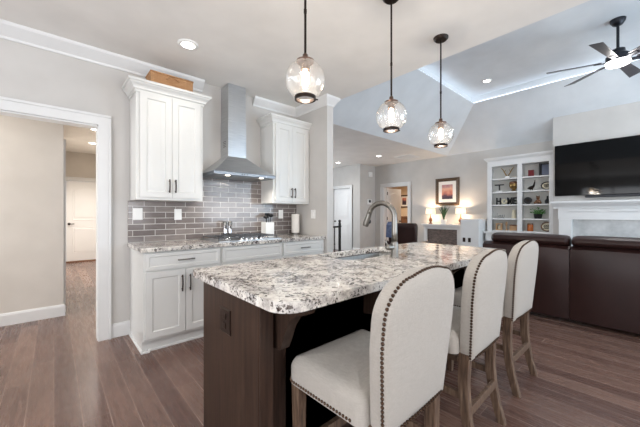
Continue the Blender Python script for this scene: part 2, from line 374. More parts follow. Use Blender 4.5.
# ------------------------------------------------------------------ setting
H = 2.74
VX0, VX1, VY0, VY1 = 2.87, 7.8, -3.04, 3.62     # vault footprint
TX0, TX1, TY0, TY1 = 3.91, 6.76, -2.00, 2.58    # tray opening
TZ, TT = 3.577, 3.755
def wallx(y0, y1, x0, x1, z0, z1, holes=()):      # wall running along X
    mb = MB(); xs = x0
    for a, b_, c_, d_ in sorted(holes):
        mb.box(xs, y0, z0, a, y1, z1)
        if c_ > z0: mb.box(a, y0, z0, b_, y1, c_)
        if d_ < z1: mb.box(a, y0, d_, b_, y1, z1)
        xs = b_
    return mb.box(xs, y0, z0, x1, y1, z1)
def wally(x0, x1, y0, y1, z0, z1, holes=()):
    mb = MB(); ys = y0
    for a, b_, c_, d_ in sorted(holes):
        mb.box(x0, ys, z0, x1, a, z1)
        if c_ > z0: mb.box(x0, a, z0, x1, b_, c_)
        if d_ < z1: mb.box(x0, a, d_, x1, b_, z1)
        ys = b_
    return mb.box(x0, ys, z0, x1, y1, z1)
struct('floor', MB().box(-2.6, -3.2, -.1, 10.7, 9.8, 0), 'floor')
bpy.data.objects['floor'].location = (0, 0, -.1)
for v_ in bpy.data.objects['floor'].data.vertices: v_.co.x += 4.05; v_.co.y += 3.3
struct('wall_kitchen', wallx(3.51, 3.64, -2.6, 2.775, 0, H, [(-.95, .312, 0, 2.048)]), 'wall')
struct('wall_stub', MB().box(2.665, 2.842, 0, 2.775, 3.51, H), 'wall')
struct('wall_hall', wallx(4.66, 4.76, -2.6, .085, 0, H), 'wall_hall')
struct('wall_hall_side', MB().box(-.015, 4.76, 0, .085, 9.6, H), 'wall_hall')
struct('wall_corridor', MB().box(1.3, 3.64, 0, 1.42, 9.6, H), 'wall_hall')
struct('wall_corridor_end', wallx(9.6, 9.72, -.015, 1.42, 0, H, [(.22, 1.04, 0, 2.03)]), 'wall_hall')
struct('wall_rear', wally(-2.6, -2.48, -3.16, 4.76, 0, H, [(-.9, 2.1, .5, 2.35), (3.8, 4.5, .5, 2.2)]), 'wall')
struct('wall_patio', wallx(-3.16, -3.04, -2.48, 7.92, 0, H, [(-.7, 1.9, .6, 2.3), (3.7, 6.9, .4, 2.5)]), 'wall')
struct('wall_far', wally(7.8, 7.92, -3.04, 6.15, 0, H, [(4.82, 5.70, 0, 2.05)]), 'wall')
struct('wall_closet', MB().box(7.05, 6.03, 0, 7.8, 6.15, H), 'wall')
struct('wall_entry', wally(7.05, 7.17, 6.15, 8.5, 0, H, [(6.43, 7.21, 0, 2.03)]), 'wall')
struct('wall_front', wallx(8.5, 8.62, 1.42, 7.17, 0, H, [(3.4, 5.2, .5, 2.5)]), 'wall')
mb = MB().box(7.92, 3.6, 0, 10.6, 3.7, H).box(7.92, 7.4, 0, 10.6, 7.5, H).box(10.5, 3.7, 0, 10.6, 7.4, H)
struct('wall_study', mb, 'wall_tan')
struct('wall_study_inner', MB().box(7.922, 5.9, 0, 7.95, 7.4, H), 'wall_tan')
# ceilings
mb = MB().box(-2.6, -3.16, H, VX0, 3.64, H + .1)
struct('ceiling', mb, 'ceiling')
mb = MB().box(-2.6, 3.64, H, 10.6, 9.72, H + .1).box(VX1, -3.16, H, VX1 + .12, 3.64, H + .1).box(7.92, 3.6, H, 10.6, 3.64, H + .1)
struct('ceiling_gallery', mb, 'ceiling')
mb = MB(); q = .08
def quad(*p): mb.add(p, [(0, 1, 2, 3)])
o0, o1, o2, o3 = (VX0, VY0, H), (VX1, VY0, H), (VX1, VY1 + .02, H), (VX0, VY1 + .02, H)
i0, i1, i2, i3 = (TX0, TY0, TZ), (TX1, TY0, TZ), (TX1, TY1, TZ), (TX0, TY1, TZ)
for a, b_, c_, d_ in ((o0, o1, i1, i0), (o1, o2, i2, i1), (o2, o3, i3, i2), (o3, o0, i0, i3)): quad(a, b_, c_, d_)
e0, e1, e2, e3 = (TX0 - q, TY0 - q), (TX1 + q, TY0 - q), (TX1 + q, TY1 + q), (TX0 - q, TY1 + q)
L = [(TX0, TY0), (TX1, TY0), (TX1, TY1), (TX0, TY1)]; E = [e0, e1, e2, e3]
for k in range(4):
    a, b_ = L[k], L[(k + 1) % 4]; c_, d_ = E[(k + 1) % 4], E[k]
    quad((*a, TZ), (*b_, TZ), (*b_, TZ + .02), (*a, TZ + .02))
    quad((*a, TZ + .02), (*b_, TZ + .02), (*c_, TZ + .02), (*d_, TZ + .02))
    quad((*d_, TZ + .02), (*c_, TZ + .02), (*c_, TT), (*d_, TT))
quad((*e0, TT), (*e1, TT), (*e2, TT), (*e3, TT))
struct('ceiling_vault', mb, 'vault')
t = thing('cove_light', 'continuous white strip light glowing along the edge of the raised tray ceiling', 'strip light', (5.3, .3, TZ + .02))
prof = [(.012, TZ + .021), (.05, TZ + .021), (.05, TZ + .032), (.012, TZ + .032)]
build('light_strip', MB().sweep(L, prof, closed=True, side=-1), 'led', t)
# chimney breast
mb = MB().prism([(7.35, 0), (7.8, 0), (7.8, 2.74), (7.35, 3.098)], 'xz', -.52, 1.315)
struct('wall_breast', mb, 'wall')

# crown, baseboards, casings
CR = [(0, H - .115), (.012, H - .115), (.018, H - .095), (.05, H - .06), (.082, H - .025), (.088, H - .012), (.092, H), (0, H)]
struct('trim_1', MB().sweep([(1.29, 3.51), (-2.48, 3.51), (-2.48, -3.04)], CR, side=1), 'trim')
struct('trim_2', MB().sweep([(2.775, 2.95), (2.775, 2.842), (2.665, 2.842), (2.665, 3.51), (1.95, 3.51)], [(o_ * .78, z) for o_, z in CR], side=1), 'trim')
BB = [(0, 0), (.016, 0), (.016, .11), (.01, .13), (0, .135)]
def base(name, path, side=1): return struct(name, MB().sweep(path, BB, side=side), 'trim')
base('baseboard_kitchen', [(.57, 3.51), (.41, 3.51)])
base('baseboard_kitchen_left', [(-1.05, 3.51), (-2.48, 3.51)])
base('baseboard_hall', [(.085, 5.0), (.085, 4.66), (-2.48, 4.66)])
base('baseboard_hall_end', [(1.3, 9.6), (1.13, 9.6)])
base('baseboard_corridor', [(1.3, 3.64), (1.3, 9.6)])
base('baseboard_far', [(7.8, 2.8), (7.8, 4.72)])
base('baseboard_far_corner', [(7.8, 5.80), (7.8, 6.03), (7.05, 6.03), (7.05, 6.33)])
base('baseboard_stub', [(2.775, 3.64), (2.775, 2.842), (2.665, 2.842), (2.665, 2.865)], side=-1)
def casing(name, P, u0, u1, z1, wd=.1, th=.022):
    mb = MB()
    for a, b_ in ((u0 - wd, u0), (u1, u1 + wd)):
        mb.hexa([P(a, 0, 0), P(b_, 0, 0), P(b_, 0, th), P(a, 0, th), P(a, z1, 0), P(b_, z1, 0), P(b_, z1, th), P(a, z1, th)])
        e = a if a < u0 else b_ - .022
        mb.hexa([P(e, 0, 0), P(e + .022, 0, 0), P(e + .022, 0, th + .012), P(e, 0, th + .012), P(e, z1, 0), P(e + .022, z1, 0), P(e + .022, z1, th + .012), P(e, z1, th + .012)])
    def bx(a, b_, c_, d_, t_): mb.hexa([P(a, c_, 0), P(b_, c_, 0), P(b_, c_, t_), P(a, c_, t_), P(a, d_, 0), P(b_, d_, 0), P(b_, d_, t_), P(a, d_, t_)])
    bx(u0 - wd, u1 + wd, z1, z1 + wd, th); bx(u0 - wd, u1 + wd, z1 + wd - .022, z1 + wd, th + .012)
    return struct(name, mb, 'trim')
casing('trim_opening', lambda u, z, d: (u, 3.51 - d, z), -.95, .312, 2.048)
mb = MB().box(.307, 3.512, 0, .3119, 3.638, 2.04).box(-.95, 3.512, 0, -.93, 3.638, 2.04).box(-.93, 3.512, 2.035, .307, 3.638, 2.047)
struct('trim_opening_jamb', mb, 'trim')
casing('trim_corridor_door', lambda u, z, d: (u, 9.6 - d, z), .22, 1.03, 2.03, .085)
struct('trim_side_casing', MB().box(.085, 4.80, 0, .103, 4.89, 2.12).box(.103, 4.80, 0, .109, 4.82, 2.12), 'trim')
casing('trim_study_door', lambda u, z, d: (7.8 - d, u, z), 4.82, 5.70, 2.05)
mb = MB().box(7.8, 5.68, 0, 7.92, 5.70, 2.05).box(7.8, 4.82, 0, 7.92, 4.84, 2.05).box(7.8, 4.84, 2.03, 7.92, 5.68, 2.05)
struct('trim_study_jamb', mb, 'trim')
casing('trim_entry_door', lambda u, z, d: (7.05 - d, u, z), 6.43, 7.21, 2.03, .09)

def door_leaf(name, P, wd, hinge_u, knob_u, mat='door', kside=1):
    """white two panel door with an arched upper panel; P(u,z,d): d grows out of the face"""
    mb = MB(); mb.hexa([P(.004, .006, -.035), P(wd - .004, .006, -.035), P(wd - .004, .006, 0), P(.004, .006, 0), P(.004, 2.022, -.035), P(wd - .004, 2.022, -.035), P(wd - .004, 2.022, 0), P(.004, 2.022, 0)])
    d = struct(name, mb, mat)
    def ringmesh(outl, nm):
        m2 = MB(); n = len(outl); cu = sum(p[0] for p in outl) / n; cz = sum(p[1] for p in outl) / n
        lv = [(1, .0005), (.985, .007), (.955, .007), (.93, .0012), (.86, .0012), (.82, .006)]
        vs = []
        for k, dd in lv: vs += [P(cu + (a - cu) * k, cz + (b_ - cz) * (1 - (1 - k) * .6), dd) for a, b_ in outl]
        fs = [(i * n + j, i * n + (j + 1) % n, (i + 1) * n + (j + 1) % n, (i + 1) * n + j) for i in range(len(lv) - 1) for j in range(n)] + [tuple(range((len(lv) - 1) * n, len(lv) * n))]
        m2.add(vs, fs); return build('panel', m2, mat, d)
    a, b_ = .12, wd - .12
    ringmesh([(a, .22), (b_, .22), (b_, .86), (a, .86)], 'p')
    arc = [(a + (b_ - a) * (1 - k / 10), 1.78 + .1 * sin(pi * k / 10)) for k in range(11)]
    ringmesh([(a, 1.04), (b_, 1.04)] + arc, 'q')
    m3 = MB().cyl(P(knob_u, .95, 0), P(knob_u, .95, .012), .03).cyl(P(knob_u, .95, .01), P(knob_u, .95, .05), .01)
    m3.cyl(P(knob_u, .95, .05), P(knob_u + kside * .1, .95, .05), .009)
    build('lever_handle', m3, 'iron', d)
    for z in (.25, 1.0, 1.8):
        s_ = -1 if hinge_u > wd / 2 else 1
        h = MB().hexa([P(hinge_u, z, .001), P(hinge_u + s_ * .022, z, .001), P(hinge_u + s_ * .022, z, .012), P(hinge_u, z, .012), P(hinge_u, z + .1, .001), P(hinge_u + s_ * .022, z + .1, .001), P(hinge_u + s_ * .022, z + .1, .012), P(hinge_u, z + .1, .012)])
        build('hinge', h, 'iron', d)
    return d
door_leaf('door_1', lambda u, z, d: (.22 + u, 9.63 - d, z), .81, .80, .06)
door_leaf('door_2', lambda u, z, d: (7.08 - d, 6.43 + u, z), .78, .004, .72, kside=-1)
door_leaf('door_3', lambda u, z, d: (7.94 + u, 5.665 - d, z), .8, .004, .72, kside=-1)
struct('threshold_1', MB().box(.22, 9.5, 0, 1.03, 9.6, .03), 'brownwood')

# windows behind and beside the camera
def window(name, along, pos, u0, u1, z0, z1, nx, outs):
    mb = MB()
    def bx(m_, a, b_, c_, d_, t0, t1):
        if along == 'x': m_.box(a, pos + t0, c_, b_, pos + t1, d_)
        else: m_.box(pos + t0, a, c_, pos + t1, b_, d_)
    f = .06
    bx(mb, u0, u1, z0, z0 + f, -.03, .03); bx(mb, u0, u1, z1 - f, z1, -.03, .03)
    for k in range(nx + 1):
        u = u0 + (u1 - u0 - f) * k / nx; bx(mb, u, u + f, z0 + f, z1 - f, -.03, .03)
    o = struct(name, mb, 'trim')
    g = MB(); bx(g, u0 + .01, u1 - .01, z0 + .01, z1 - .01, outs * .03, outs * .034); build('pane', g, 'windowglass', o)
    return o
window('window_1', 'x', -3.10, 3.7, 6.9, .4, 2.5, 3, -1)
window('window_2', 'x', -3.10, -.7, 1.9, .6, 2.3, 3, -1)
window('window_3', 'y', -2.54, -.9, 2.1, .5, 2.35, 3, -1)
window('window_4', 'x', 8.56, 3.4, 5.2, .5, 2.5, 2, 1)
window('window_5', 'y', -2.54, 3.8, 4.5, .5, 2.2, 1, -1)

# ------------------------------------------------------------------ recessed lights
def recessed(x, y, z, label, power, size=130, color=(1, .93, .84), on=True):
    t = thing('recessed_light', label, 'ceiling light', (x, y, z), 'recessed ceiling lights')
    build('trim_ring', MB().lathe((x, y, z), [(.058, -.012), (.085, -.008), (.088, 0), (.056, 0)], 28, True), 'plate', t, smooth=True)
    build('light_disc', MB().cyl((x, y, z - .007), (x, y, z - .003), .057, n=28), 'downlight', t)
    if power: spot('light', (x, y, z - .03), power, size, .9, color, .06, t)
    return t
WARM = (1, .93, .85)
recessed(.905, 2.80, H, 'round recessed light in the flat kitchen ceiling above the left wall cabinet', 15)
recessed(6.18, 2.12, TT, 'round recessed light in the raised tray ceiling beside the fan', 34, 130, (1, .97, .95))
recessed(6.42, 4.84, H, 'round recessed light in the low ceiling near the ceiling vent', 36, 140, WARM)
recessed(6.36, 6.30, H, 'recessed light in the low ceiling above the white arched door', 26, 140, WARM)
recessed(.62, 8.1, H, 'recessed light in the corridor ceiling closer to the corridor door', 300, 140, WARM)
recessed(.555, 6.75, H, 'recessed light in the corridor ceiling just inside the cased opening', 90, 140, WARM)
for i, (x, y) in enumerate([(-.6, 1.4), (.9, -.7), (2.2, -.6)]):
    spot('kitchen_fill_spot', (x, y, H - .03), 26, 140, .9, WARM)  # unseen spots added as kitchen fill, no fixtures modelled
spot('tray_downlight', (4.5, -1.5, TT - .03), 25, 140, .9, (1, .97, .95))  # unseen spot, no fixture modelled
spot('hall_fill_spot', (-.9, 4.15, H - .03), 22, 150, .9, WARM)  # unseen spot added to brighten the hall, no fixture
spot('entry_fill_spot', (4.6, 6.0, H - .03), 30, 150, .9, WARM)  # unseen spot added to brighten the entry, no fixture
spot('study_fill_spot', (9.2, 5.6, H - .03), 260, 160, .9, (1, .86, .7))  # unseen warm spot added to brighten the study, no fixture

# ceiling vent
t = thing('ceiling_vent', 'white louvred air return grille set in the low ceiling', 'vent', (7.1, 4.42, H - .01))
mb = MB().box(6.85, 4.17, H - .012, 7.35, 4.20, H - .001).box(6.85, 4.64, H - .012, 7.35, 4.67, H - .001).box(6.85, 4.2, H - .012, 6.88, 4.64, H - .001).box(7.32, 4.2, H - .012, 7.35, 4.64, H - .001)
build('grille_frame', mb, 'plate', t)
mb = MB()
for k in range(14): mb.box(6.88, 4.21 + k * .031, H - .010, 7.32, 4.225 + k * .031, H - .002)
build('louvres', mb, 'plate', t)
build('vent_dark_sheet', MB().box(6.88, 4.2, H - .0015, 7.32, 4.64, H - .0005), M['handle'], t)  # thin dark sheet in place of the shade behind the louvres

# ------------------------------------------------------------------ kitchen base cabinets
DR = [(0, -.02), (0, 0), (.055, 0), (.062, -.008), (.075, -.008)]
def PY(yf): return lambda u, v_, d: (u, yf - d, v_)
def pull(mb, P, u, v_, ln, vert):
    h = ln / 2
    ends = [(u, v_ - h), (u, v_ + h)] if vert else [(u - h, v_), (u + h, v_)]
    (a, b_), (c_, d_) = ends
    k = .8
    pts = []
    for i in range(9):
        s_ = i / 8; pts.append(P(a + (c_ - a) * s_, b_ + (d_ - b_) * s_, .024 + .008 * sin(pi * s_)))
    mb.tube(pts, .0065, 8)
    for s_ in (.12, .88):
        p = (a + (c_ - a) * s_, b_ + (d_ - b_) * s_); mb.cyl(P(*p, 0), P(*p, .026), .005, n=8)
def base_cab(x0, x1, label, left_end=False, drawer_pull=True):
    YF = 2.91
    t = thing('base_cabinet', label, 'cabinet', ((x0 + x1) / 2, 3.2, 0), 'white base cabinets along the kitchen wall')
    mb = MB().box(x0, YF, .10, x1, 3.508, .872).box(x0, YF + .06, 0, x1, 3.508, .10)
    build('body', mb, 'cab', t, bevel=.002)
    P = PY(YF - .02); g = .012
    d = build('drawer', MB().panel(P, x0 + g, x1 - g, .715, .862, [(0, -.02), (0, 0), (.03, 0), (.036, -.006), (.05, -.006)]), 'cab', t, bevel=.0015)
    if drawer_pull:
        m2 = MB(); pull(m2, P, (x0 + x1) / 2, .79, .15, False); build('handle', m2, 'faucet', d, smooth=True)
    xm = (x0 + x1) / 2
    for a, b_, hx in ((x0 + g, xm - .002, xm - .035), (xm + .002, x1 - g, xm + .035)):
        d = build('door', MB().panel(P, a, b_, .125, .70, DR), 'cab', t, bevel=.0015)
        m2 = MB(); pull(m2, P, hx, .575, .15, True); build('handle', m2, 'handle', d, smooth=True)
    k = MB().box(x0, YF + .045, 0, x1, YF + .059, .095)
    build('toe_kick', k, 'cab', t)
    m4 = MB()
    if left_end: m4.sweep([(x0, 3.49), (x0, YF + .02), (x0 + .04, YF + .02), (x0 + .04, YF + .045), (x1, YF + .045)], [(0, 0), (.014, 0), (.014, .012), (.008, .018), (0, .018)], side=-1)
    else: m4.sweep([(x0, YF + .045), (x1, YF + .045)], [(0, 0), (.014, 0), (.014, .012), (.008, .018), (0, .018)], side=-1)
    build('shoe_moulding', m4, 'trim', t)
    return t
base_cab(.57, 1.255, 'white base cabinet at the cased opening end of the kitchen wall', True)
base_cab(1.257, 1.998, 'white base cabinet directly under the gas cooktop', drawer_pull=False)
base_cab(2.0, 2.663, 'white base cabinet under the utensil crock and paper towel')
# countertop
mb = MB().prism([(.548, 2.868), (2.664, 2.868), (2.664, 3.508), (.548, 3.508)], 'xy', .876, .914)
tag(build('countertop', mb, 'granite', bevel=.005, seg=3), 'speckled granite countertop running along the tiled kitchen wall', 'countertop')
# backsplash
mb = MB().box(.552, 3.498, .916, 2.663, 3.5095, 1.338).box(1.19, 3.498, 1.338, 2.09, 3.5095, 1.64)
struct('wall_backsplash', mb, 'tile')

# upper cabinets
def upper(x0, x1, label):
    YF = 3.21; z0, z1 = 1.34, 2.38
    t = thing('wall_cabinet', label, 'cabinet', ((x0 + x1) / 2, 3.4, z0), 'white wall cabinets beside the hood')
    build('body', MB().box(x0, YF, z0, x1, 3.508, z1), 'cab', t, bevel=.002)
    P = PY(YF - .02); xm = (x0 + x1) / 2; f = .03
    RP = [(0, -.02), (0, 0), (.055, 0), (.062, -.009), (.07, -.009), (.09, -.003), (.1, -.003)]
    for a, b_, hx in ((x0 + f, xm - .0015, xm - .028), (xm + .0015, x1 - f, xm + .028)):
        d = build('door', MB().panel(P, a, b_, z0 + .025, z1 - .02, RP), 'cab', t, bevel=.0015)
        m2 = MB(); pull(m2, P, hx, z0 + .14, .13, True); build('handle', m2, 'handle', d, smooth=True)
    CP = [(0, z1 - .03), (.010, z1 - .03), (.010, z1 - .008), (.022, z1 - .003), (.026, z1 + .012), (.036, z1 + .028), (.052, z1 + .042), (.056, z1 + .052), (.068, z1 + .054), (.070, z1 + .075), (0, z1 + .075)]
    x1c = x1
    if x1 > 2.5: path = [(x0, 3.507), (x0, YF), (x1, YF)]
    else: path = [(x0, 3.507), (x0, YF), (x1, YF), (x1, 3.507)]
    m3 = MB().sweep(path, CP, side=-1).box(x0 + .001, YF + .001, z1, x1 - .001, 3.507, z1 + .06)
    build('cabinet_crown', m3, 'cab', t)
    return t
upper(.569, 1.187, 'tall white wall cabinet with a wicker basket on top')
upper(2.07, 2.663, 'white wall cabinet between the steel hood and the end wall')

# basket
t = thing('wicker_basket', 'rectangular brown wicker basket lying on top of the left wall cabinet', 'basket', (.9, 3.35, 2.45))
x0, x1, y0, y1, zb, zt = .70, 1.10, 3.25, 3.45, 2.441, 2.60
mb = MB().box(x0, y0, zb, x1, y1, zb + .012).box(x0, y0, zb + .012, x1, y0 + .012, zt).box(x0, y1 - .012, zb + .012, x1, y1, zt).box(x0, y0 + .012, zb + .012, x0 + .012, y1 - .012, zt).box(x1 - .012, y0 + .012, zb + .012, x1, y1 - .012, zt)
build('basket_body', mb, 'wicker', t, bevel=.004)
build('basket_rim', MB().tube([(x0, y0, zt), (x1, y0, zt), (x1, y1, zt), (x0, y1, zt)], .009, 8, True), 'wicker', t, smooth=True)
for yy in (y0 - .004, y1 + .004):
    mb = MB().tube([(.84 + .012 * i, yy, zt - .045 + .03 * sin(pi * i / 10)) for i in range(11)], .006, 8)
    build('basket_handle', mb, 'wicker', t, smooth=True)

# ------------------------------------------------------------------ range hood
HX0, HX1, HYF, HYB = 1.25, 2.01, 3.06, 3.508
t = thing('range_hood', 'stainless steel chimney range hood over the cooktop', 'range hood', (1.63, 3.3, 1.62))
build('rim', MB().box(HX0, HYF, 1.63, HX1, HYB, 1.665), 'rimsteel', t, bevel=.003)
mb = MB(); cx0, cx1, cyf, cyb = 1.515, 1.745, 3.30, HYB; n = 10; vs = []
for i in range(n + 1):
    s_ = i / n; k = 1 - (1 - s_) ** 1.35 * 1.0; k = s_ ** .78
    z = 1.665 + (1.88 - 1.665) * s_; kk = s_ ** .9
    vs += [(HX0 + (cx0 - HX0) * kk, HYF + (cyf - HYF) * kk, z), (HX1 + (cx1 - HX1) * kk, HYF + (cyf - HYF) * kk, z), (HX1 + (cx1 - HX1) * kk, cyb, z), (HX0 + (cx0 - HX0) * kk, cyb, z)]
fs = [(i * 4 + j, i * 4 + (j + 1) % 4, i * 4 + 4 + (j + 1) % 4, i * 4 + 4 + j) for i in range(n) for j in range(4)] + [(3, 2, 1, 0), (n * 4, n * 4 + 1, n * 4 + 2, n * 4 + 3)]
mb.add(vs, fs); build('canopy', mb, 'steel', t)
ch = build('chimney', MB().box(cx0, cyf, 1.875, cx1, cyb, 2.30).box(cx0 + .004, cyf + .004, 2.30, cx1 - .004, cyb, 2.737), 'steel', t, bevel=.002)
mb = MB()
for k in range(4): mb.box(cx0 - .0005, 3.36, 2.0 + k * .02, cx0 + .003, 3.44, 2.006 + k * .02)
build('vent_slots', mb, 'black', ch)
mb = MB()
for k in range(3): mb.cyl((1.57 + k * .03, HYF - .003, 1.648), (1.57 + k * .03, HYF, 1.648), .007, n=10)
build('buttons', mb, 'black', t)
build('filter', MB().box(HX0 + .05, HYF + .07, 1.6265, HX1 - .05, HYB - .05, 1.6295), 'sinksteel', t)
for x in (1.42, 1.84):
    build('hood_lamp', MB().cyl((x, HYF + .045, 1.6255), (x, HYF + .045, 1.6295), .024, n=20), 'hoodlight', t)
    l = spot('hood_light', (x, HYF + .10, 1.605), 9.0, 150, .8, (1, .93, .84), .03, t)

# ------------------------------------------------------------------ cooktop
t = thing('gas_cooktop', 'stainless gas cooktop with dark grates set in the granite counter', 'cooktop', (1.63, 3.18, .914))
build('pan', MB().box(1.25, 2.93, .914, 2.01, 3.44, .924), 'steel', t, bevel=.004)
bs = [(1.40, 3.06), (1.40, 3.31), (1.63, 3.20), (1.86, 3.06), (1.86, 3.31)]
for (x, y) in bs:
    mb = MB().lathe((x, y, .924), [(.045, 0), (.05, .006), (.035, .014), (.034, .02), (0.0, .022)], 20)
    build('burner', mb, 'chrome', t, smooth=True)
for gx0, gx1 in ((1.27, 1.51), (1.515, 1.745), (1.75, 1.99)):
    mb = MB(); z = .958; xm = (gx0 + gx1) / 2
    for a in (gx0 + .006, gx1 - .006): mb.box(a - .005, 2.99, z - .01, a + .005, 3.43, z)
    for y in (2.995, 3.21, 3.425): mb.box(gx0, y - .005, z - .01, gx1, y + .005, z)
    mb.box(xm - .004, 2.99, z - .008, xm + .004, 3.43, z + .002)
    for y in (3.09, 3.32): mb.box(gx0, y - .004, z - .008, gx1, y + .004, z + .002)
    for a in (gx0 + .006, gx1 - .006):
        for y in (2.995, 3.425): mb.box(a - .005, y - .005, .924, a + .005, y + .005, z)
    build('grate', mb, 'grate', t)
for k in range(5):
    x = 1.51 + k * .06
    build('knob', MB().lathe((x, 2.955, .924), [(.018, 0), (.018, .012), (.014, .022), (0, .023)], 16), 'chrome', t, smooth='auto')
# mills
def mill(x, y, label):
    t = thing('pepper_mill', label, 'spice mill', (x, y, .960), 'twin spice mills on the cooktop')
    build('glass_tube', MB().lathe((x, y, .960), [(.023, .012), (.021, .02), (.021, .10), (.023, .11)], 18), 'chrome', t, smooth='auto')
    build('base', MB().lathe((x, y, .960), [(.025, 0), (.025, .010), (.023, .014)], 18), 'black', t, smooth='auto')
    build('cap', MB().lathe((x, y, .960), [(.024, .11), (.025, .142), (.02, .156), (0, .158)], 18), 'faucet', t, smooth='auto')
mill(1.522, 3.40, 'steel spice mill on the cooktop grate, the one closer to the basket cabinet')
mill(1.578, 3.385, 'steel spice mill on the cooktop grate, the one closer to the utensil crock')
# utensil crock
cx, cy = 2.11, 3.40
t = thing('utensil_crock', 'square white ceramic utensil crock at the end of the cooktop', 'crock', (cx, cy, .914))
mb = MB(); r = .062; z0, z1 = .914, 1.095
mb.box(cx - r, cy - r, z0, cx + r, cy + r, z0 + .01).box(cx - r, cy - r, z0 + .01, cx + r, cy - r + .008, z1).box(cx - r, cy + r - .008, z0 + .01, cx + r, cy + r, z1).box(cx - r, cy - r + .008, z0 + .01, cx - r + .008, cy + r - .008, z1).box(cx + r - .008, cy - r + .008, z0 + .01, cx + r, cy + r - .008, z1)
build('crock_body', mb, 'white', t, bevel=.003)
ut = [(-.03, -.01, 'black cooking ladle leaning left in the white crock', 0), (-.005, .025, 'black slotted turner standing upright in the white crock', 1), (.03, -.03, 'black solid spoon leaning right in the white crock', 2), (.035, .035, 'black pasta server at the back of the white crock', 3)]
for i, (dx, dy, lab, kind) in enumerate(ut):
    p0 = Vector((cx + dx * .3, cy + dy * .3, .93)); p1 = Vector((cx + dx, cy + dy, 1.145 + .01 * i)); d_ = (p1 - p0).normalized()
    mb = MB().tube([p0, p1], .005, 8); c_ = p1 + d_ * .02
    if kind == 1: mb.box(c_.x - .025, c_.y - .003, c_.z - .02, c_.x + .025, c_.y + .003, c_.z + .04)
    else: mb.ball(c_, .034 if kind != 3 else .03, 12, .7)
    tag(build(['ladle', 'turner', 'spoon', 'pasta_server'][kind], mb, 'black', smooth='auto'), lab, 'utensil', 'black utensils in the crock')
# paper towel
cx, cy = 2.54, 3.36
t = thing('paper_towel', 'white paper towel roll on an upright holder in the counter corner', 'paper towel', (cx, cy, .914))
build('holder_base', MB().lathe((cx, cy, .914), [(.07, 0), (.07, .008), (.055, .014), (.055, .025), (0, .026)], 24), 'faucet', t, smooth='auto')
build('roll', MB().lathe((cx, cy, .942), [(.052, 0), (.055, .003), (.055, .257), (.052, .26), (.018, .26), (.018, .25)], 28), 'paper', t, smooth='auto')
build('post', MB().cyl((cx, cy, .93), (cx, cy, 1.225), .006, n=12).ball((cx, cy, 1.232), .01), 'faucet', t, smooth=True)

# wall plates
def plate(P, u, z, wd, h, label, kind='outlet', mat='plate', name='outlet'):
    t = thing(name, label, kind, P(u, z, 0))
    build('cover_plate', MB().panel(P, u - wd / 2, u + wd / 2, z - h / 2, z + h / 2, [(0, .0005), (0, .004), (.004, .006)]), mat, t)
    if kind == 'outlet':
        for dz in (-.022, .022):
            build('socket', MB().panel(P, u - .016, u + .016, z + dz - .014, z + dz + .014, [(0, .0055), (0, .008), (.003, .009)]), mat, t)
    else:
        build('switch_rocker', MB().panel(P, u - .016, u + .016, z - .03, z + .03, [(0, .0055), (0, .009), (.003, .010)]), mat, t)
    return t
PK = lambda u, z, d: (u, 3.498 - d, z)
def xat(u_, Y): t_ = (u_ - 320) / 297.6; return Y * (.6665 + .7455 * t_) / (.7455 - .6665 * t_)
plate(PK, .635, 1.205, .088, .12, 'double white switch plate on the tile beside the cased opening', 'switch', name='light_switch')
plate(PK, 1.022, 1.20, .075, .12, 'white outlet on the tile under the basket cabinet')
plate(PK, 2.385, 1.20, .075, .12, 'white outlet on the tile between crock and paper towel')
plate(lambda u, z, d: (2.665 - d, u, z), 3.12, 1.20, .09, .12, 'white switch plate on the narrow end wall past the counter', 'switch', name='light_switch')
PI_ = lambda u, z, d: (.60 - d, u, z)

# ------------------------------------------------------------------ island
IX0, IX1, IY0, IY1 = .545, 2.80, .79, 1.635
t = thing('kitchen_island', 'dark espresso wooden island base under the large granite top', 'island', (1.68, 1.32, 0))
build('cabinet_body', MB().box(.62, 1.09, .09, 1.34, 1.60, .874).box(2.2, 1.09, .09, 2.74, 1.60, .874).box(1.34, 1.09, .09, 2.2, 1.12, .874).box(1.34, 1.598, .09, 2.2, 1.601, .874).box(1.34, 1.12, .09, 2.2, 1.598, .68).box(.66, 1.12, 0, 2.7, 1.54, .09), 'islandwood', t, bevel=.003)
build('end_panel', MB().box(.60, 1.035, 0, .619, 1.612, .874), 'islandwood', t, bevel=.002)
build('corner_post', MB().box(.600, 1.02, 0, .66, 1.034, .874), 'islandwood', t, bevel=.002)
mb = MB()
mb.panel(lambda u, v_, d: (u, 1.089 - d, v_), .68, 2.74, .05, .86, [(0, 0), (0, .004), (.08, .004), (.09, 0), (.1, 0)])
build('back_panel', mb, 'islandwood', t)
for x in (.70, 1.32, 2.09):   # brackets under the overhang
    poly = [(1.084, .873), (.84, .873), (.84, .84), (.88, .83), (.925, .80), (.955, .76), (.975, .71), (.985, .69), (1.0, .66), (1.084, .65)]
    build('support_bracket', MB().prism(poly, 'yz', x - .025, x + .025), 'islandwood', t, bevel=.002)
for i, x in enumerate((1.0, 1.7, 2.3)):
    build('door', MB().panel(lambda u, v_, d: (u, 1.602 + d, v_), x - .33 * (i + 1) / (i + 1), x + .3, .12, .85, [(0, 0), (0, .018), (.055, .018), (.062, .01), (.075, .01)]), 'islandwood', t)
plate(PI_, 1.335, .71, .115, .115, 'bronze outlet plate on the end panel of the island', 'outlet', 'handle')
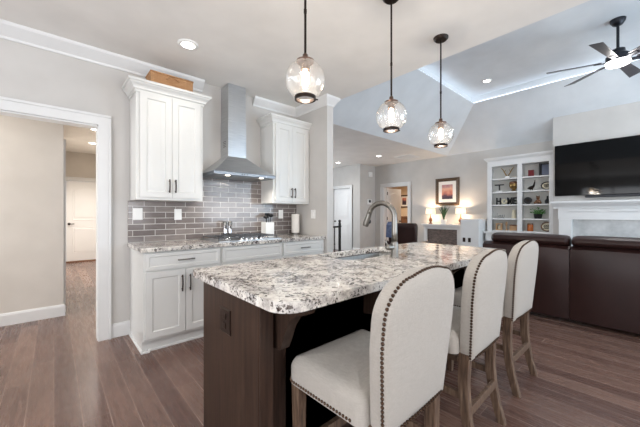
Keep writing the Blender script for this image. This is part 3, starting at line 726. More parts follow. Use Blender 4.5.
# granite top with sink cut-out
def rounded(x0, y0, x1, y1, rs, n=8):
    out = []
    for (cx_, cy_, a0, r_) in ((x0, y0, 180, rs[0]), (x1, y0, 270, rs[1]), (x1, y1, 0, rs[2]), (x0, y1, 90, rs[3])):
        ox = cx_ + (r_ if cx_ == x0 else -r_); oy = cy_ + (r_ if cy_ == y0 else -r_)
        for k in range(n + 1):
            a = R(a0 + 90 * k / n); out.append((ox + r_ * cos(a), oy + r_ * sin(a)))
    return out
SX0, SX1, SY0, SY1 = 1.385, 2.15, 1.262, 1.594
out = rounded(IX0, IY0, IX1, IY1, (.09, .09, .03, .03)); hole = rounded(SX0, SY0, SX1, SY1, (.09, .09, .05, .05))
bm = bmesh.new(); edges = []
for loop in (out, hole):
    vs = [bm.verts.new((x, y, .914)) for x, y in loop]
    edges += [bm.edges.new((vs[i], vs[(i + 1) % len(vs)])) for i in range(len(vs))]
bmesh.ops.triangle_fill(bm, use_beauty=True, use_dissolve=False, edges=edges)
ret = bmesh.ops.extrude_face_region(bm, geom=bm.faces[:])
for e in ret['geom']:
    if isinstance(e, bmesh.types.BMVert): e.co.z = .876
bmesh.ops.recalc_face_normals(bm, faces=bm.faces)
mb = MB(); bm.verts.index_update(); mb.add([v_.co[:] for v_ in bm.verts], [tuple(v_.index for v_ in f_.verts) for f_ in bm.faces]); bm.free()
tag(build('island_countertop', mb, 'granite', bevel=.006, seg=3), 'large speckled granite slab with rounded corners topping the dark island', 'countertop')
# sink
t = thing('kitchen_sink', 'undermount stainless steel sink let into the granite island', 'sink', (1.75, 1.42, .70))
rg = [(-.012, .876), (-.012, .870), (.0, .870), (.006, .86), (.02, .72), (.05, .70)]
vs = []; N = None
for ins, z in rg:
    l_ = rounded(SX0 - .004 + ins, SY0 - .004 + ins, SX1 + .004 - ins, SY1 + .004 - ins, [max(.03, .09 - ins * .5)] * 2 + [.05] * 2); N = len(l_); vs += [(x, y, z) for x, y in l_]
fs = [(i * N + k, i * N + (k + 1) % N, (i + 1) * N + (k + 1) % N, (i + 1) * N + k) for i in range(1, len(rg) - 1) for k in range(N)] + [tuple(range((len(rg) - 1) * N, len(rg) * N))]
o = build('basin', MB().add(vs, fs), 'sinksteel', t, smooth='auto')
build('drain', MB().lathe((1.75, 1.43, .7005), [(.045, 0), (.045, .003), (.03, .004), (.028, .001), (0, .001)], 24), 'chrome', t, smooth='auto')
# faucet
fx, fy = 1.755, 1.19
t = thing('kitchen_faucet', 'brushed nickel gooseneck faucet standing beside the island sink', 'faucet', (fx, fy, .914))
build('base', MB().lathe((fx, fy, .914), [(.030, 0), (.030, .006), (.0255, .012), (.0255, .085), (.0235, .095), (.018, .11)], 24), 'faucet', t, smooth='auto')
dx, dy = -.02, .20; ln = math.hypot(dx, dy); ux, uy = dx / ln, dy / ln; rr = .105
path = [(fx, fy, 1.0), (fx, fy, 1.08), (fx, fy, 1.16)]
for k in range(1, 17):
    a = R(180 - k * 165 / 16); path.append((fx + ux * (rr + rr * cos(a)), fy + uy * (rr + rr * cos(a)), 1.18 + rr * 1.0 * sin(a)))
build('spout', MB().tube(path, [.021, .0205, .0195] + [.0185] * 16, 16), 'faucet', t, smooth=True)
e = Vector(path[-1]); e2 = Vector(path[-2]); dd = (e - e2).normalized(); p2 = e + dd * .095
sp_ = build('spray_head', MB().tube([e - dd * .004, e + dd * .015, p2 - dd * .02, p2], [.0185, .0195, .0235, .0215], 18), 'faucet', t, smooth='auto')
bpos = e + dd * .06 + Vector((.012, -.015, 0))
build('spray_button', MB().ball(bpos, .012, 10, 1.5), 'black', sp_, smooth=True)
mb = MB().cyl((fx, fy, .978), (fx - .058, fy + .012, .980), .019, n=18).ball((fx - .060, fy + .012, .980), .0195, 14).cyl((fx - .058, fy + .012, .985), (fx - .064, fy + .03, 1.03), .006, .005, 10)
build('lever', mb, 'faucet', t, smooth='auto')
# soap dispenser cap beside faucet
t = tag(build('sink_hole_cover', MB().lathe((1.93, 1.19, .914), [(.022, 0), (.022, .004), (.016, .010), (0, .011)], 20), 'faucet', smooth='auto'), 'small round metal hole cover on the granite beside the faucet', 'hole cover')

# ------------------------------------------------------------------ bar stools
def make_stool(label):
    t = thing('bar_stool', label, 'bar stool', (0, 0, 0), 'linen bar stools along the island', local=True)
    # seat
    sw, y0, y1, z0, z1 = .242, -.17, .228, .505, .615
    n = 24; mb = MB(); vs = []; lv = [(0, z0), (0.0, z0 + .07), (.006, z1 - .025), (.02, z1 - .007), (.045, z1), (.12, z1 + .012), (.19, z1 + .014)]
    ring = None
    for ins, z in lv:
        rg_ = rounded(-sw + ins, y0 + ins, sw - ins, y1 - ins, [max(.004, .035 - ins)] * 4, 5); ring = len(rg_); vs += [(x, y, z) for x, y in rg_]
    fs = [(i * ring + k, i * ring + (k + 1) % ring, (i + 1) * ring + (k + 1) % ring, (i + 1) * ring + k) for i in range(len(lv) - 1) for k in range(ring)] + [tuple(range(ring))[::-1], tuple(range((len(lv) - 1) * ring, len(lv) * ring))]
    seat = build('seat', mb.add(vs, fs), 'linen', t, smooth='auto')
    nm = MB()
    rc_ = .035; half = [(0 + .0152 * k, y1 + .001) for k in range(int((sw - rc_) / .0152) + 1)]
    half += [(sw - rc_ + (rc_ + .001) * cos(R(a)), y1 - rc_ + (rc_ + .001) * sin(R(a))) for a in (80, 57, 34, 11)]
    half += [(sw + .001, y1 - rc_ - .008 - .0152 * k) for k in range(int((y1 - y0 - .07) / .0152))]
    for k_, (x, y) in enumerate(half):
        nm.ball((x, y, z0 + .012), .0062, 6)
        if k_: nm.ball((-x, y, z0 + .012), .0062, 6)
    build('nailhead_trim', nm, 'nail', seat)
    # back
    def outline(k):   # half width as a function of height
        pts = []
        zb, zt = .485, 1.02
        hw = lambda z: .203 + .036 * min(1, max(0, (z - zb) / .30)) ** 1.0
        rc = .125
        for i in range(9): z = zb + (zt - .022 - rc - zb) * i / 8; pts.append((hw(z), z))
        x_e = hw(1); zc = zt - .022 - rc
        for i in range(1, 9): a = R(90 * i / 9); pts.append((x_e - rc + rc * cos(a), zc + rc * sin(a) + .006 * i / 9))
        for i in range(5): s_ = i / 4; x = (x_e - rc) * (1 - s_); pts.append((x, zt - .016 + .016 * (1 - (x / (x_e - rc)) ** 2)))
        return pts
    hp = outline(0); loop = hp + [(-x, z) for x, z in hp[-2::-1]]
    nl = len(loop); cz = .76
    def sc_(p, k): return (p[0] * (1 - k / .24), cz + (p[1] - cz) * (1 - k / .28))
    yr = -.245
    lean = lambda z: -(z - .5) * .09
    lv = [(.16, -.006, 0), (.06, -.003, 0), (.010, .0, 0), (.002, .006, 0), (.0, .016, 0), (.0, .050, 0), (.006, .064, 0), (.025, .074, 0), (.09, .080, 0), (.17, .084, 0)]
    vs = []
    for k, dy_, _ in lv:
        for p in loop:
            x, z = sc_(p, k); vs.append((x, yr + dy_ + lean(z) + .25 * x * x * 1.0, z))
    fs = [(i * nl + k, i * nl + (k + 1) % nl, (i + 1) * nl + (k + 1) % nl, (i + 1) * nl + k) for i in range(len(lv) - 1) for k in range(nl)] + [tuple(range(nl))[::-1], tuple(range((len(lv) - 1) * nl, len(lv) * nl))]
    back = build('backrest', MB().add(vs, fs), 'linen', t, smooth='auto')
    # nailheads along the rim of the back, even spacing
    nm = MB(); acc = 0; prev = None
    for p in loop:
        q_ = Vector(sc_(p, .0005))
        if prev is not None:
            seg_ = (q_ - prev).length
            while acc <= seg_:
                r_ = prev.lerp(q_, acc / seg_); nm.ball((r_.x, yr + .011 + lean(r_.y) + .25 * r_.x ** 2, r_.y), .0068, 6); acc += .0152
            acc -= seg_
        prev = q_
    # bottom hem
    for k in range(21): x = -.17 + .017 * k; nm.ball((x, yr + .001 + lean(.497) + .25 * x * x, .500), .0062, 6)
    build('nailhead_trim', nm, 'nail', back)
    # legs
    for s_ in (-1, 1):
        x = s_ * .208; a, b_ = .023, .017
        build('leg', MB().hexa([(x - b_, .195 - b_, 0), (x + b_, .195 - b_, 0), (x + b_, .195 + b_, 0), (x - b_, .195 + b_, 0), (x - a, .195 - a, .506), (x + a, .195 - a, .506), (x + a, .195 + a, .506), (x - a, .195 + a, .506)]), 'stoolwood', t, bevel=.003)
        mb = MB(); vs = []; L_ = 9
        for i in range(L_ + 1):
            z = .51 * (1 - i / L_); s2 = i / L_; yy = -.195 - .055 * s2 ** 2.2 + .012 * sin(pi * s2); w_ = .023 - .004 * s2; d_ = .026 - .006 * s2
            xx = s_ * .195 * .95 + s_ * .012 * s2
            vs += [(xx - w_, yy - d_, z), (xx + w_, yy - d_, z), (xx + w_, yy + d_, z), (xx - w_, yy + d_, z)]
        fs = [(i * 4 + k, i * 4 + (k + 1) % 4, i * 4 + 4 + (k + 1) % 4, i * 4 + 4 + k) for i in range(L_) for k in range(4)] + [(3, 2, 1, 0), (L_ * 4, L_ * 4 + 1, L_ * 4 + 2, L_ * 4 + 3)]
        build('leg', mb.add(vs, fs), 'stoolwood', t, bevel=.003)
    build('stretcher', MB().box(-.175, -.222, .20, .175, -.202, .245), 'stoolwood', t, bevel=.002)
    build('footrest', MB().box(-.19, .183, .20, .19, .207, .245), 'stoolwood', t, bevel=.002)
    for s_ in (-1, 1): build('stretcher', MB().box(s_ * .187 - .01, -.185, .27, s_ * .187 + .01, .18, .305), 'stoolwood', t, bevel=.002)
    return t
s1 = make_stool('linen bar stool with nailhead trim closest to the bronze outlet end of the island')
s1.location = (.98, .80, 0); s1.rotation_euler = (0, 0, R(1))
dup(s1, (1.725, .825, 0), R(1), 'linen bar stool standing between the two other stools at the island')
dup(s1, (2.49, .845, 0), R(-1), 'linen bar stool at the sofa end of the island')

# ------------------------------------------------------------------ pendants
def pendant(x, y, label, zc=1.897):
    t = thing('pendant_light', label, 'pendant light', (x, y, H), 'glass globe pendants over the island')
    build('canopy', MB().lathe((x, y, H), [(.0, -.028), (.045, -.026), (.06, -.012), (.062, 0)], 28), 'iron', t, smooth='auto')
    rg_ = .106; zt = zc + rg_
    build('rod', MB().cyl((x, y, zt + .03), (x, y, H - .02), .0065, n=12).cyl((x, y, zt + .25), (x, y, zt + .27), .0085, n=12), 'iron', t, smooth='auto')
    prof = [(rg_ * sin(R(a)), rg_ * cos(R(a))) for a in range(22, 152, 6)]
    build('glass_globe', MB().lathe((x, y, zc), prof + [(rg_ * sin(R(151)), rg_ * cos(R(151)))], 40).v and _globe(x, y, zc, rg_), 'glass', t, smooth=True)
    build('top_cap', MB().lathe((x, y, zt - .012), [(.046, 0), (.048, .008), (.03, .012), (.016, .02), (.014, .04), (.006, .048)], 28), 'copper', t, smooth='auto')
    build('socket', MB().cyl((x, y, zt - .055), (x, y, zt - .012), .024, .026, 20), 'copper', t, smooth='auto')
    build('bulb', MB().lathe((x, y, zt - .055), [(.010, 0), (.014, -.018), (.019, -.045), (.016, -.075), (.006, -.092), (0, -.095)], 18), 'bulb', t, smooth=True)
    rb = rg_ * sin(R(151)); zb = zc + rg_ * cos(R(151))
    ring = build('bottom_ring', MB().lathe((x, y, zb), [(rb - .004, -.012), (rb + .005, -.012), (rb + .005, .006), (rb - .004, .006)], 36, True), 'iron', t, smooth='auto')
    build('thumbscrew', MB().cyl((x + (rb + .003) * .9, y - (rb + .003) * .4, zb - .003), (x + (rb + .02) * .9, y - (rb + .02) * .4, zb - .003), .004, n=8), 'iron', ring)
    point('bulb_light', (x, y, zc - .06), 8, (1, .90, .78), .02, t)
def _globe(x, y, zc, rg_):
    mb = MB(); prof = [(rg_ * sin(R(a)), rg_ * cos(R(a))) for a in range(22, 152, 6)]; n = 40
    vs = [(x + r_ * cos(2 * pi * k / n), y + r_ * sin(2 * pi * k / n), zc + z) for r_, z in prof for k in range(n)]
    fs = [(i * n + k, i * n + (k + 1) % n, (i + 1) * n + (k + 1) % n, (i + 1) * n + k) for i in range(len(prof) - 1) for k in range(n)]
    return mb.add(vs, fs)
pendant(.995, 1.23, 'clear glass globe pendant hanging over the bronze outlet end of the island', 1.918)
pendant(1.775, 1.23, 'clear glass globe pendant hanging over the faucet, middle of the row')
pendant(2.51, 1.23, 'clear glass globe pendant hanging over the sofa end of the island')

# ------------------------------------------------------------------ ceiling fan
fx, fy = 5.52, .306
t = thing('ceiling_fan', 'dark six blade ceiling fan with a round glowing light', 'ceiling fan', (fx, fy, TT))
build('canopy', MB().lathe((fx, fy, TT), [(.02, -.085), (.05, -.07), (.075, -.03), (.08, 0)], 28), 'fanmetal', t, smooth='auto')
build('downrod', MB().cyl((fx, fy, 3.38), (fx, fy, TT - .06), .016, n=16), 'fanmetal', t, smooth='auto')
build('motor_housing', MB().lathe((fx, fy, 3.17), [(.115, .03), (.12, .06), (.12, .11), (.075, .15), (.07, .19), (.03, .205), (.02, .215)], 32), 'fanmetal', t, smooth='auto')
build('light_diffuser', MB().lathe((fx, fy, 3.17), [(0, -.022), (.07, -.018), (.115, -.004), (.122, .012), (.12, .032)], 32), 'fanlight', t, smooth='auto')
for k in range(6):
    a = R(109 - 60 * k); ca, sa = cos(a), sin(a); z = 3.215; pt = R(-15)
    def Q(r_, s_, h): # radial, tangential, height with pitch
        return (fx + r_ * ca - s_ * cos(pt) * sa, fy + r_ * sa + s_ * cos(pt) * ca, z + h + s_ * sin(pt))
    w0, w1 = .048, .072
    mb = MB().hexa([Q(.17, -w0, 0), Q(.74, -w1, 0), Q(.765, w1, 0), Q(.17, w0, 0), Q(.17, -w0, .008), Q(.74, -w1, .008), Q(.765, w1, .008), Q(.17, w0, .008)])
    bl = build('fan_blade', mb, 'blade', t, bevel=.002)
    build('blade_iron', MB().hexa([Q(.08, -.03, -.012), Q(.24, -.02, -.010), Q(.24, .02, -.010), Q(.08, .03, -.012), Q(.08, -.03, -.002), Q(.24, -.02, -.001), Q(.24, .02, -.001), Q(.08, .03, -.002)]), 'fanmetal', bl)
point('fan_light', (fx, fy, 3.10), 30, (1, .97, .94), .1, t)

# ------------------------------------------------------------------ sofa
t = thing('sofa', 'long dark brown leather sofa with its back to the kitchen', 'sofa', (4.7, .1, 0))
def soft(mb, name, parent, mat='leather', bev=.04, seg=4): return build(name, mb, mat, parent, bevel=bev, seg=seg)
soft(MB().box(4.22, -1.3, .06, 5.1, 1.50, .40), 'base', t, bev=.02)
secs = [(.613, 1.50), (-.30, .607), (-1.3, -.306)]
for a, b_ in secs:
    mb = MB(); N1, N2 = 8, 10; vs = []; fs = []
    # padded back panel, gently bowed
    prof = [(4.20, .05), (4.185, .25), (4.185, .5), (4.195, .72), (4.215, .82), (4.26, .855), (4.34, .86), (4.42, .84), (4.46, .6), (4.50, .40), (4.46, .08)]
    n_ = len(prof)
    for j in range(N1 + 1):
        s_ = j / N1; y = a + (b_ - a) * s_; e_ = (abs(2 * s_ - 1)) ** 6 * .018
        vs += [(x + (e_ if x < 4.3 else -e_), y, z - (e_ * .8 if z > .7 else 0)) for x, z in prof]
    fs = [(j * n_ + k, j * n_ + (k + 1) % n_, (j + 1) * n_ + (k + 1) % n_, (j + 1) * n_ + k) for j in range(N1) for k in range(n_)] + [tuple(range(n_))[::-1], tuple(range(N1 * n_, (N1 + 1) * n_))]
    build('back_section', mb.add(vs, fs), 'leather', t, smooth='auto')
    h0 = a + .004; h1 = b_ - (.09 if b_ > 1 else .004)
    mb = MB(); vs = []; prof = [(4.225, .86), (4.205, .895), (4.22, .94), (4.28, .968), (4.38, .972), (4.47, .94), (4.50, .87), (4.47, .80), (4.3, .84)]; n_ = len(prof)
    for j in range(N1 + 3):
        s_ = j / (N1 + 2); y = h0 + (h1 - h0) * (s_ if j not in (1, N1 + 1) else (.02 if j == 1 else .98)); e_ = (.30 if j in (0, N1 + 2) else .03 if j in (1, N1 + 1) else 0); cx_, cz_ = 4.35, .88
        vs += [(cx_ + (x - cx_) * (1 - e_), y, cz_ + (z - cz_) * (1 - e_ * 1.1)) for x, z in prof]
    fs = [(j * n_ + k, j * n_ + (k + 1) % n_, (j + 1) * n_ + (k + 1) % n_, (j + 1) * n_ + k) for j in range(N1 + 2) for k in range(n_)] + [tuple(range(n_))[::-1], tuple(range((N1 + 2) * n_, (N1 + 3) * n_))]
    build('headrest', mb.add(vs, fs), 'leather', t, smooth='auto', sub=1)
for a, b_ in ((.613, 1.25), (-.30, .607), (-1.05, -.306)):
    soft(MB().box(4.46, a, .38, 5.15, b_, .50), 'seat_cushion', t, bev=.05)
for a, b_ in ((1.262, 1.505), (-1.31, -1.065)):
    soft(MB().box(4.40, a, .06, 5.14, b_, .62), 'arm', t, bev=.06)
for x in (4.26, 5.04):
    for y in (-1.22, 1.42): build('foot', MB().cyl((x, y, 0), (x, y, .062), .025, n=12), 'black', t)

# leather recliner with blue throw
rt = thing('recliner', 'brown leather recliner chair in front of the study doorway', 'armchair', (5.6, 3.57, 0), rotz=R(14), local=True)
build('back', MB().prism([(-.08, .3), (-.02, .3), (.04, .92), (.0, 1.0), (-.08, 1.01), (-.15, .94)], 'xz', -.30, .30), 'leather', rt, bevel=.035, seg=4)
build('seat', MB().box(-.05, -.27, .18, .62, .27, .46), 'leather', rt, bevel=.04, seg=3)
for s_ in (-1, 1): build('arm', MB().box(-.08, s_ * .272, .1, .6, s_ * .40, .60), 'leather', rt, bevel=.04, seg=3)
build('base', MB().box(.0, -.25, 0, .55, .25, .18), 'black', rt, bevel=.01)
mb = MB(); prof = [(-.22, .70), (-.185, .955), (-.10, 1.025), (.0, 1.015), (.055, .95), (.03, .72)]
vs = [(x + .0, y, z) for y in (.15, .22, .31) for x, z in prof]; n_ = len(prof)
vs2 = [(x * 1.0 + (-.008 if x < -.05 else .008), y, z + (.008 if z > .9 else 0)) for x, y, z in vs]
allv = vs + vs2; fs = []
for j in range(2):
    for k in range(n_ - 1):
        q_ = (j * n_ + k, j * n_ + k + 1, (j + 1) * n_ + k + 1, (j + 1) * n_ + k); fs += [q_, tuple(i + 3 * n_ for i in q_[::-1])]
o = build('throw_blanket', MB().add(allv, fs), 'bluecloth', None, smooth='auto')
tag(o, 'blue throw blanket hung over the back of the brown recliner', 'blanket')
for v_ in o.data.vertices: v_.co += o.location - Vector((0, 0, 0))
o.location = rt.location; o.rotation_euler = rt.rotation_euler

# ------------------------------------------------------------------ stair railing
t = thing('stair_railing', 'black iron railing with a square newel post by the arched door', 'railing', (4.3, 4.9, 0))
np_ = MB().box(4.978, 4.878, 0, 5.022, 4.922, .98).box(4.97, 4.87, .9, 5.03, 4.93, .925).lathe((5.0, 4.9, .98), [(.02, 0), (.03, .012), (.02, .025), (.036, .05), (.028, .075), (0, .085)], 16)
build('newel_post', np_, 'black', t, smooth='auto')
build('handrail', MB().box(3.2, 4.875, .88, 4.977, 4.925, .92), 'black', t, bevel=.008)
build('bottom_rail', MB().box(3.2, 4.885, .08, 4.977, 4.915, .11), 'black', t)
for k in range(10):
    x = 4.835 - k * .17; build('baluster', MB().box(x - .008, 4.892, .11, x + .008, 4.908, .88).ball((x, 4.9, .5), .018, 8), 'black', t)

# wall gadgets by the arched door
PB = lambda u, z, d: (u, 6.03 - d, z)
t = thing('alarm_box', 'white alarm box high on the wall beside the arched door', 'alarm', PB(7.53, 2.46, 0)); build('housing', MB().panel(PB, 7.45, 7.61, 2.38, 2.53, [(0, .0005), (0, .04), (.01, .05)]), 'plate', t)
build('grille', MB().panel(PB, 7.49, 7.57, 2.40, 2.42, [(0, .05), (0, .052)]), 'backing', t)
t = thing('thermostat', 'white thermostat with a round black dial on the far wall', 'thermostat', PB(7.5, 1.6, 0)); build('wall_plate', MB().panel(PB, 7.40, 7.60, 1.5, 1.66, [(0, .0005), (0, .012), (.006, .016)]), 'plate', t)
build('dial', MB().cyl((7.5, 6.014, 1.60), (7.5, 5.995, 1.60), .045, n=24), 'black', t, smooth='auto')

# ------------------------------------------------------------------ study beyond the doorway
def framed(name, P, u0, u1, z0, z1, fw, label, mats=('frame', 'paper', 'print'), mw=.06):
    t = thing(name, label, 'picture', P((u0 + u1) / 2, z0, 0))
    mb = MB()
    rings = [(0, .001), (0, .025), (fw * .4, .035), (fw, .02), (fw, .012)]
    build('frame', MB().panel(P, u0, u1, z0, z1, rings), mats[0], t)
    build('mat_board', MB().panel(P, u0 + fw + .001, u1 - fw - .001, z0 + fw + .001, z1 - fw - .001, [(0, .012), (0, .014)]), mats[1], t)
    build('print', MB().panel(P, u0 + fw + mw, u1 - fw - mw, z0 + fw + mw, z1 - fw - mw, [(0, .0145), (0, .016)]), mats[2], t)
    return t
PS = lambda u, z, d: (10.5 - d, u, z)
framed('framed_picture', PS, 6.45, 6.85, 1.45, 1.95, .05, 'small dark framed picture seen through the study doorway')
t = thing('study_cabinet', 'tall dark wooden cabinet standing in the study beyond the doorway', 'cabinet', (10.2, 6.55, 0))
build('body', MB().box(9.98, 6.42, 0, 10.46, 6.72, 1.05).box(9.95, 6.39, 1.05, 10.48, 6.75, 1.10), 'brownwood', t, bevel=.006)
build('door', MB().panel(lambda u, v_, d: (9.979 - d, u, v_), 6.45, 6.69, .1, 1.0, [(0, 0), (0, .015), (.04, .015), (.045, .008)]), 'brownwood', t)

# ------------------------------------------------------------------ wall picture, stone cabinet, lamps, plant
PF = lambda u, z, d: (7.8 - d, u, z)
t = framed('framed_print', PF, 3.32, 3.96, 1.42, 2.15, .085, 'brown framed sunset print hanging between two small table lamps', mw=.09)
t = thing('electric_fireplace', 'white mantel cabinet with a brown stone front under the framed print', 'fireplace', (7.65, 3.65, 0))
build('mantel_shelf', MB().box(7.44, 3.10, .895, 7.797, 4.20, .932).box(7.46, 3.13, .87, 7.797, 4.17, .895), 'trim', t, bevel=.003)
build('mantel_frame', MB().box(7.5, 3.16, 0, 7.797, 3.26, .87).box(7.5, 4.06, 0, 7.797, 4.15, .87).box(7.5, 3.26, .80, 7.797, 4.06, .87), 'trim', t, bevel=.003)
build('stone_panel', MB().box(7.53, 3.262, 0, 7.79, 4.058, .798), 'stone', t)
def lamp(x, y, z, label):
    t = thing('table_lamp', label, 'table lamp', (x, y, z), 'small table lamps flanking the print')
    build('lamp_base', MB().lathe((x, y, z), [(.055, 0), (.055, .012), (.025, .03), (.02, .05), (.05, .09), (.045, .13), (.018, .17), (.012, .22), (.006, .27)], 20), 'brownwood', t, smooth='auto')
    n = 4; mb = MB(); vs = []
    for zz, h in ((.27, .095), (.415, .085)):
        vs += [(x - h, y - h, z + zz), (x + h, y - h, z + zz), (x + h, y + h, z + zz), (x - h, y + h, z + zz)]
    for zz, h in ((.27, .092), (.415, .082)):
        vs += [(x - h, y - h, z + zz), (x + h, y - h, z + zz), (x + h, y + h, z + zz), (x - h, y + h, z + zz)]
    fs = [(k, (k + 1) % 4, 4 + (k + 1) % 4, 4 + k) for k in range(4)] + [(8 + k, 12 + k, 12 + (k + 1) % 4, 8 + (k + 1) % 4) for k in range(4)] + [(k, 8 + k, 8 + (k + 1) % 4, (k + 1) % 4) for k in range(4)] + [(4 + k, 4 + (k + 1) % 4, 12 + (k + 1) % 4, 12 + k) for k in range(4)]
    build('lamp_shade', mb.add(vs, fs), M['shadeglow'], t)
    build('bulb', MB().ball((x, y, z + .33), .022, 12, 1.1), 'lampbulb', t, smooth=True)
    point('lamp_light', (x, y, z + .385), 9, (1, .76, .54), .02, t); point('lamp_light', (x, y, z + .285), 5, (1, .76, .54), .02, t)
m, nt, b = base_mat('lit_cream_lamp_shade', (250, 232, 205), .8); b.inputs['Emission Color'].default_value = (1, .8, .58, 1); b.inputs['Emission Strength'].default_value = .9; M['shadeglow'] = m
M['lampbulb'] = emit('lamp_bulb_glow', (255, 220, 180), 12)
lamp(7.62, 4.02, .932, 'small lit table lamp on the mantel cabinet, the one closer to the study doorway')
lamp(7.62, 3.22, .932, 'small lit table lamp on the mantel cabinet, the one closer to the bookcase')
x, y = 7.57, 3.63
t = thing('potted_plant', 'spiky green plant in a white pot between the two lit lamps', 'plant', (x, y, .932))
build('pot', MB().lathe((x, y, .932), [(.06, 0), (.075, .02), (.08, .12), (.072, .12), (.07, .10), (0, .10)], 20), 'white', t, smooth='auto')
def blades(mb, x, y, z, n, ln, spread, w_=.012):
    for i in range(n):
        a = 2 * pi * i / n + random.uniform(-.2, .2); s_ = random.uniform(.25, 1) * spread; l_ = ln * random.uniform(.75, 1.05); P_ = []
        for k in range(5):
            q_ = k / 4; P_.append(Vector((x + cos(a) * s_ * q_ ** 1.4, y + sin(a) * s_ * q_ ** 1.4, z + l_ * q_ * (1 - .15 * q_ * s_ / spread))))
        tn = Vector((-sin(a), cos(a), 0)); ww = [w_ * .7, w_, w_ * .8, w_ * .5, .001]
        vs = []
        for p, u_ in zip(P_, ww): vs += [p - tn * u_, p + Vector((0, 0, .002)), p + tn * u_, p - Vector((0, 0, .002))]
        fs = [(j * 4 + k, j * 4 + (k + 1) % 4, j * 4 + 4 + (k + 1) % 4, j * 4 + 4 + k) for j in range(4) for k in range(4)] + [(3, 2, 1, 0), (16, 17, 18, 19)]
        mb.add(vs, fs)
mb = MB(); blades(mb, x, y, 1.03, 34, .44, .20, .017); build('leaves', mb, 'darkleaf', t)

# low white half wall with two dark outlets
t = thing('half_wall', 'plain white low partition between the mantel cabinet and the bookcase', 'partition', (7.3, 2.775, 0))
build('partition_body', MB().box(7.12, 2.61, 0, 7.797, 3.01, 1.08), 'trim', t, bevel=.004)
for y, lb in ((2.93, 'dark outlet on the white low partition, the one closer to the mantel cabinet'), (2.81, 'dark outlet on the white low partition, the one closer to the bookcase')):
    plate(lambda u, z, d: (7.12 - d, u, z), y, .60, .06, .10, lb, 'outlet', 'handle')

# ------------------------------------------------------------------ bookcase
BY0, BY1, BXF = 1.318, 2.555, 7.5
t = thing('built_in_bookcase', 'white built-in bookcase with two columns of open shelves beside the television', 'bookcase', (7.65, 1.93, 0))
st = .095; cm = 1.915
mb = MB().box(BXF, BY0, .78, 7.797, BY0 + .03, 2.28).box(BXF, BY1 - .02, .78, 7.797, BY1, 2.28).box(BXF + .02, cm - .012, .78, 7.797, cm + .012, 2.28).box(BXF, BY0, 2.28, 7.797, BY1, 2.40)
mb.box(BXF - .02, BY0, .80, BXF, BY0 + .085, 2.28).box(BXF - .02, BY1 - st, .80, BXF, BY1, 2.28).box(BXF - .02, cm - .045, .80, BXF, cm + .045, 2.28).box(BXF - .02, BY0, 2.28, BXF, BY1, 2.40)
build('case', mb, 'trim', t, bevel=.002)
build('back_board', MB().box(7.785, BY0 + .03, .78, 7.796, BY1 - .02, 2.28), 'backing', t)
for z in (2.0, 1.70, 1.41, 1.10, .83):
    for a, b_ in ((BY0 + .031, cm - .013), (cm + .013, BY1 - .021)):
        build('shelf', MB().box(BXF + .005, a, z - .028, 7.784, b_, z), 'trim', t, bevel=.0015)
CP = [(0, 2.395), (.01, 2.395), (.015, 2.41), (.04, 2.43), (.055, 2.455), (.06, 2.475), (0, 2.475)]
build('cornice', MB().sweep([(7.796, BY1), (BXF - .02, BY1), (BXF - .02, BY0)], CP, side=-1).box(BXF - .02, BY0, 2.401, 7.796, BY1, 2.46), 'trim', t)
build('base_cabinet_body', MB().box(7.36, BY0, 0, 7.797, BY1, .76).box(7.32, BY0, .76, 7.797, BY1 + .035, .80), 'trim', t, bevel=.003)
for a, b_ in ((BY0 + .03, cm - .02), (cm + .02, BY1 - .03)):
    d = build('door', MB().panel(lambda u, v_, d: (7.359 - d, u, v_), a, b_, .12, .74, [(0, 0), (0, .018), (.055, .018), (.062, .01)]), 'trim', t)
    build('knob', MB().ball((7.33, (b_ - .05 if a < cm - .3 else a + .05), .55), .014, 10), 'iron', d, smooth=True)

# shelf items.  yv(u): y on the plane x = 7.6 seen at picture column u
def yv(u_, X=7.62): t_ = (u_ - 320) / 297.6; return X * (.7455 - .6665 * t_) / (.6665 + .7455 * t_)
X = 7.62
Z5, Z4, Z3, Z2, Z1 = .831, 1.101, 1.411, 1.701, 2.001
# top left: gold v-shaped antlers on white base
y = yv(507.5); t = thing('antler_ornament', 'gold v-shaped antler ornament with a white base on the highest shelf', 'ornament', (X, y, Z1))
build('ornament_base', MB().lathe((X, y, Z1), [(.05, 0), (.055, .02), (.035, .05), (0, .06)], 16), 'white', t, smooth='auto')
mb = MB()
for s_ in (-1, 1): mb.tube([(X, y + s_ * .01, Z1 + .05), (X, y + s_ * .05, Z1 + .12), (X, y + s_ * .09, Z1 + .2), (X, y + s_ * .13, Z1 + .25)], [.012, .011, .010, .006], 8).tube([(X, y + s_ * .06, Z1 + .14), (X, y + s_ * .035, Z1 + .2)], [.008, .004], 8)
build('antlers', mb, 'gold', t, smooth=True)
# small black table-shaped sign
y = yv(499.5); t = thing('tabletop_sign', 'small black and white tabletop block on the second shelf down', 'ornament', (X, y, Z2))
build('top_bar', MB().box(X - .02, y - .09, Z2 + .15, X + .02, y + .09, Z2 + .175), 'black', t)
build('stem', MB().box(X - .012, y - .012, Z2 + .03, X + .012, y + .012, Z2 + .15), 'black', t); build('foot', MB().box(X - .03, y - .06, Z2, X + .03, y + .06, Z2 + .03), 'white', t)
# brown gold urn
y = yv(513.8); t = thing('decorative_urn', 'round brown and gold urn on the second shelf beside the centre divider', 'urn', (X, y, Z2))
build('urn_body', MB().lathe((X, y, Z2), [(.045, 0), (.05, .015), (.03, .04), (.075, .08), (.09, .13), (.08, .17)], 20), 'gold', t, smooth='auto')
build('urn_band', MB().lathe((X, y, Z2), [(.082, .17), (.088, .18), (.075, .21), (.03, .225), (0, .228)], 20), 'brownwood', t, smooth='auto')
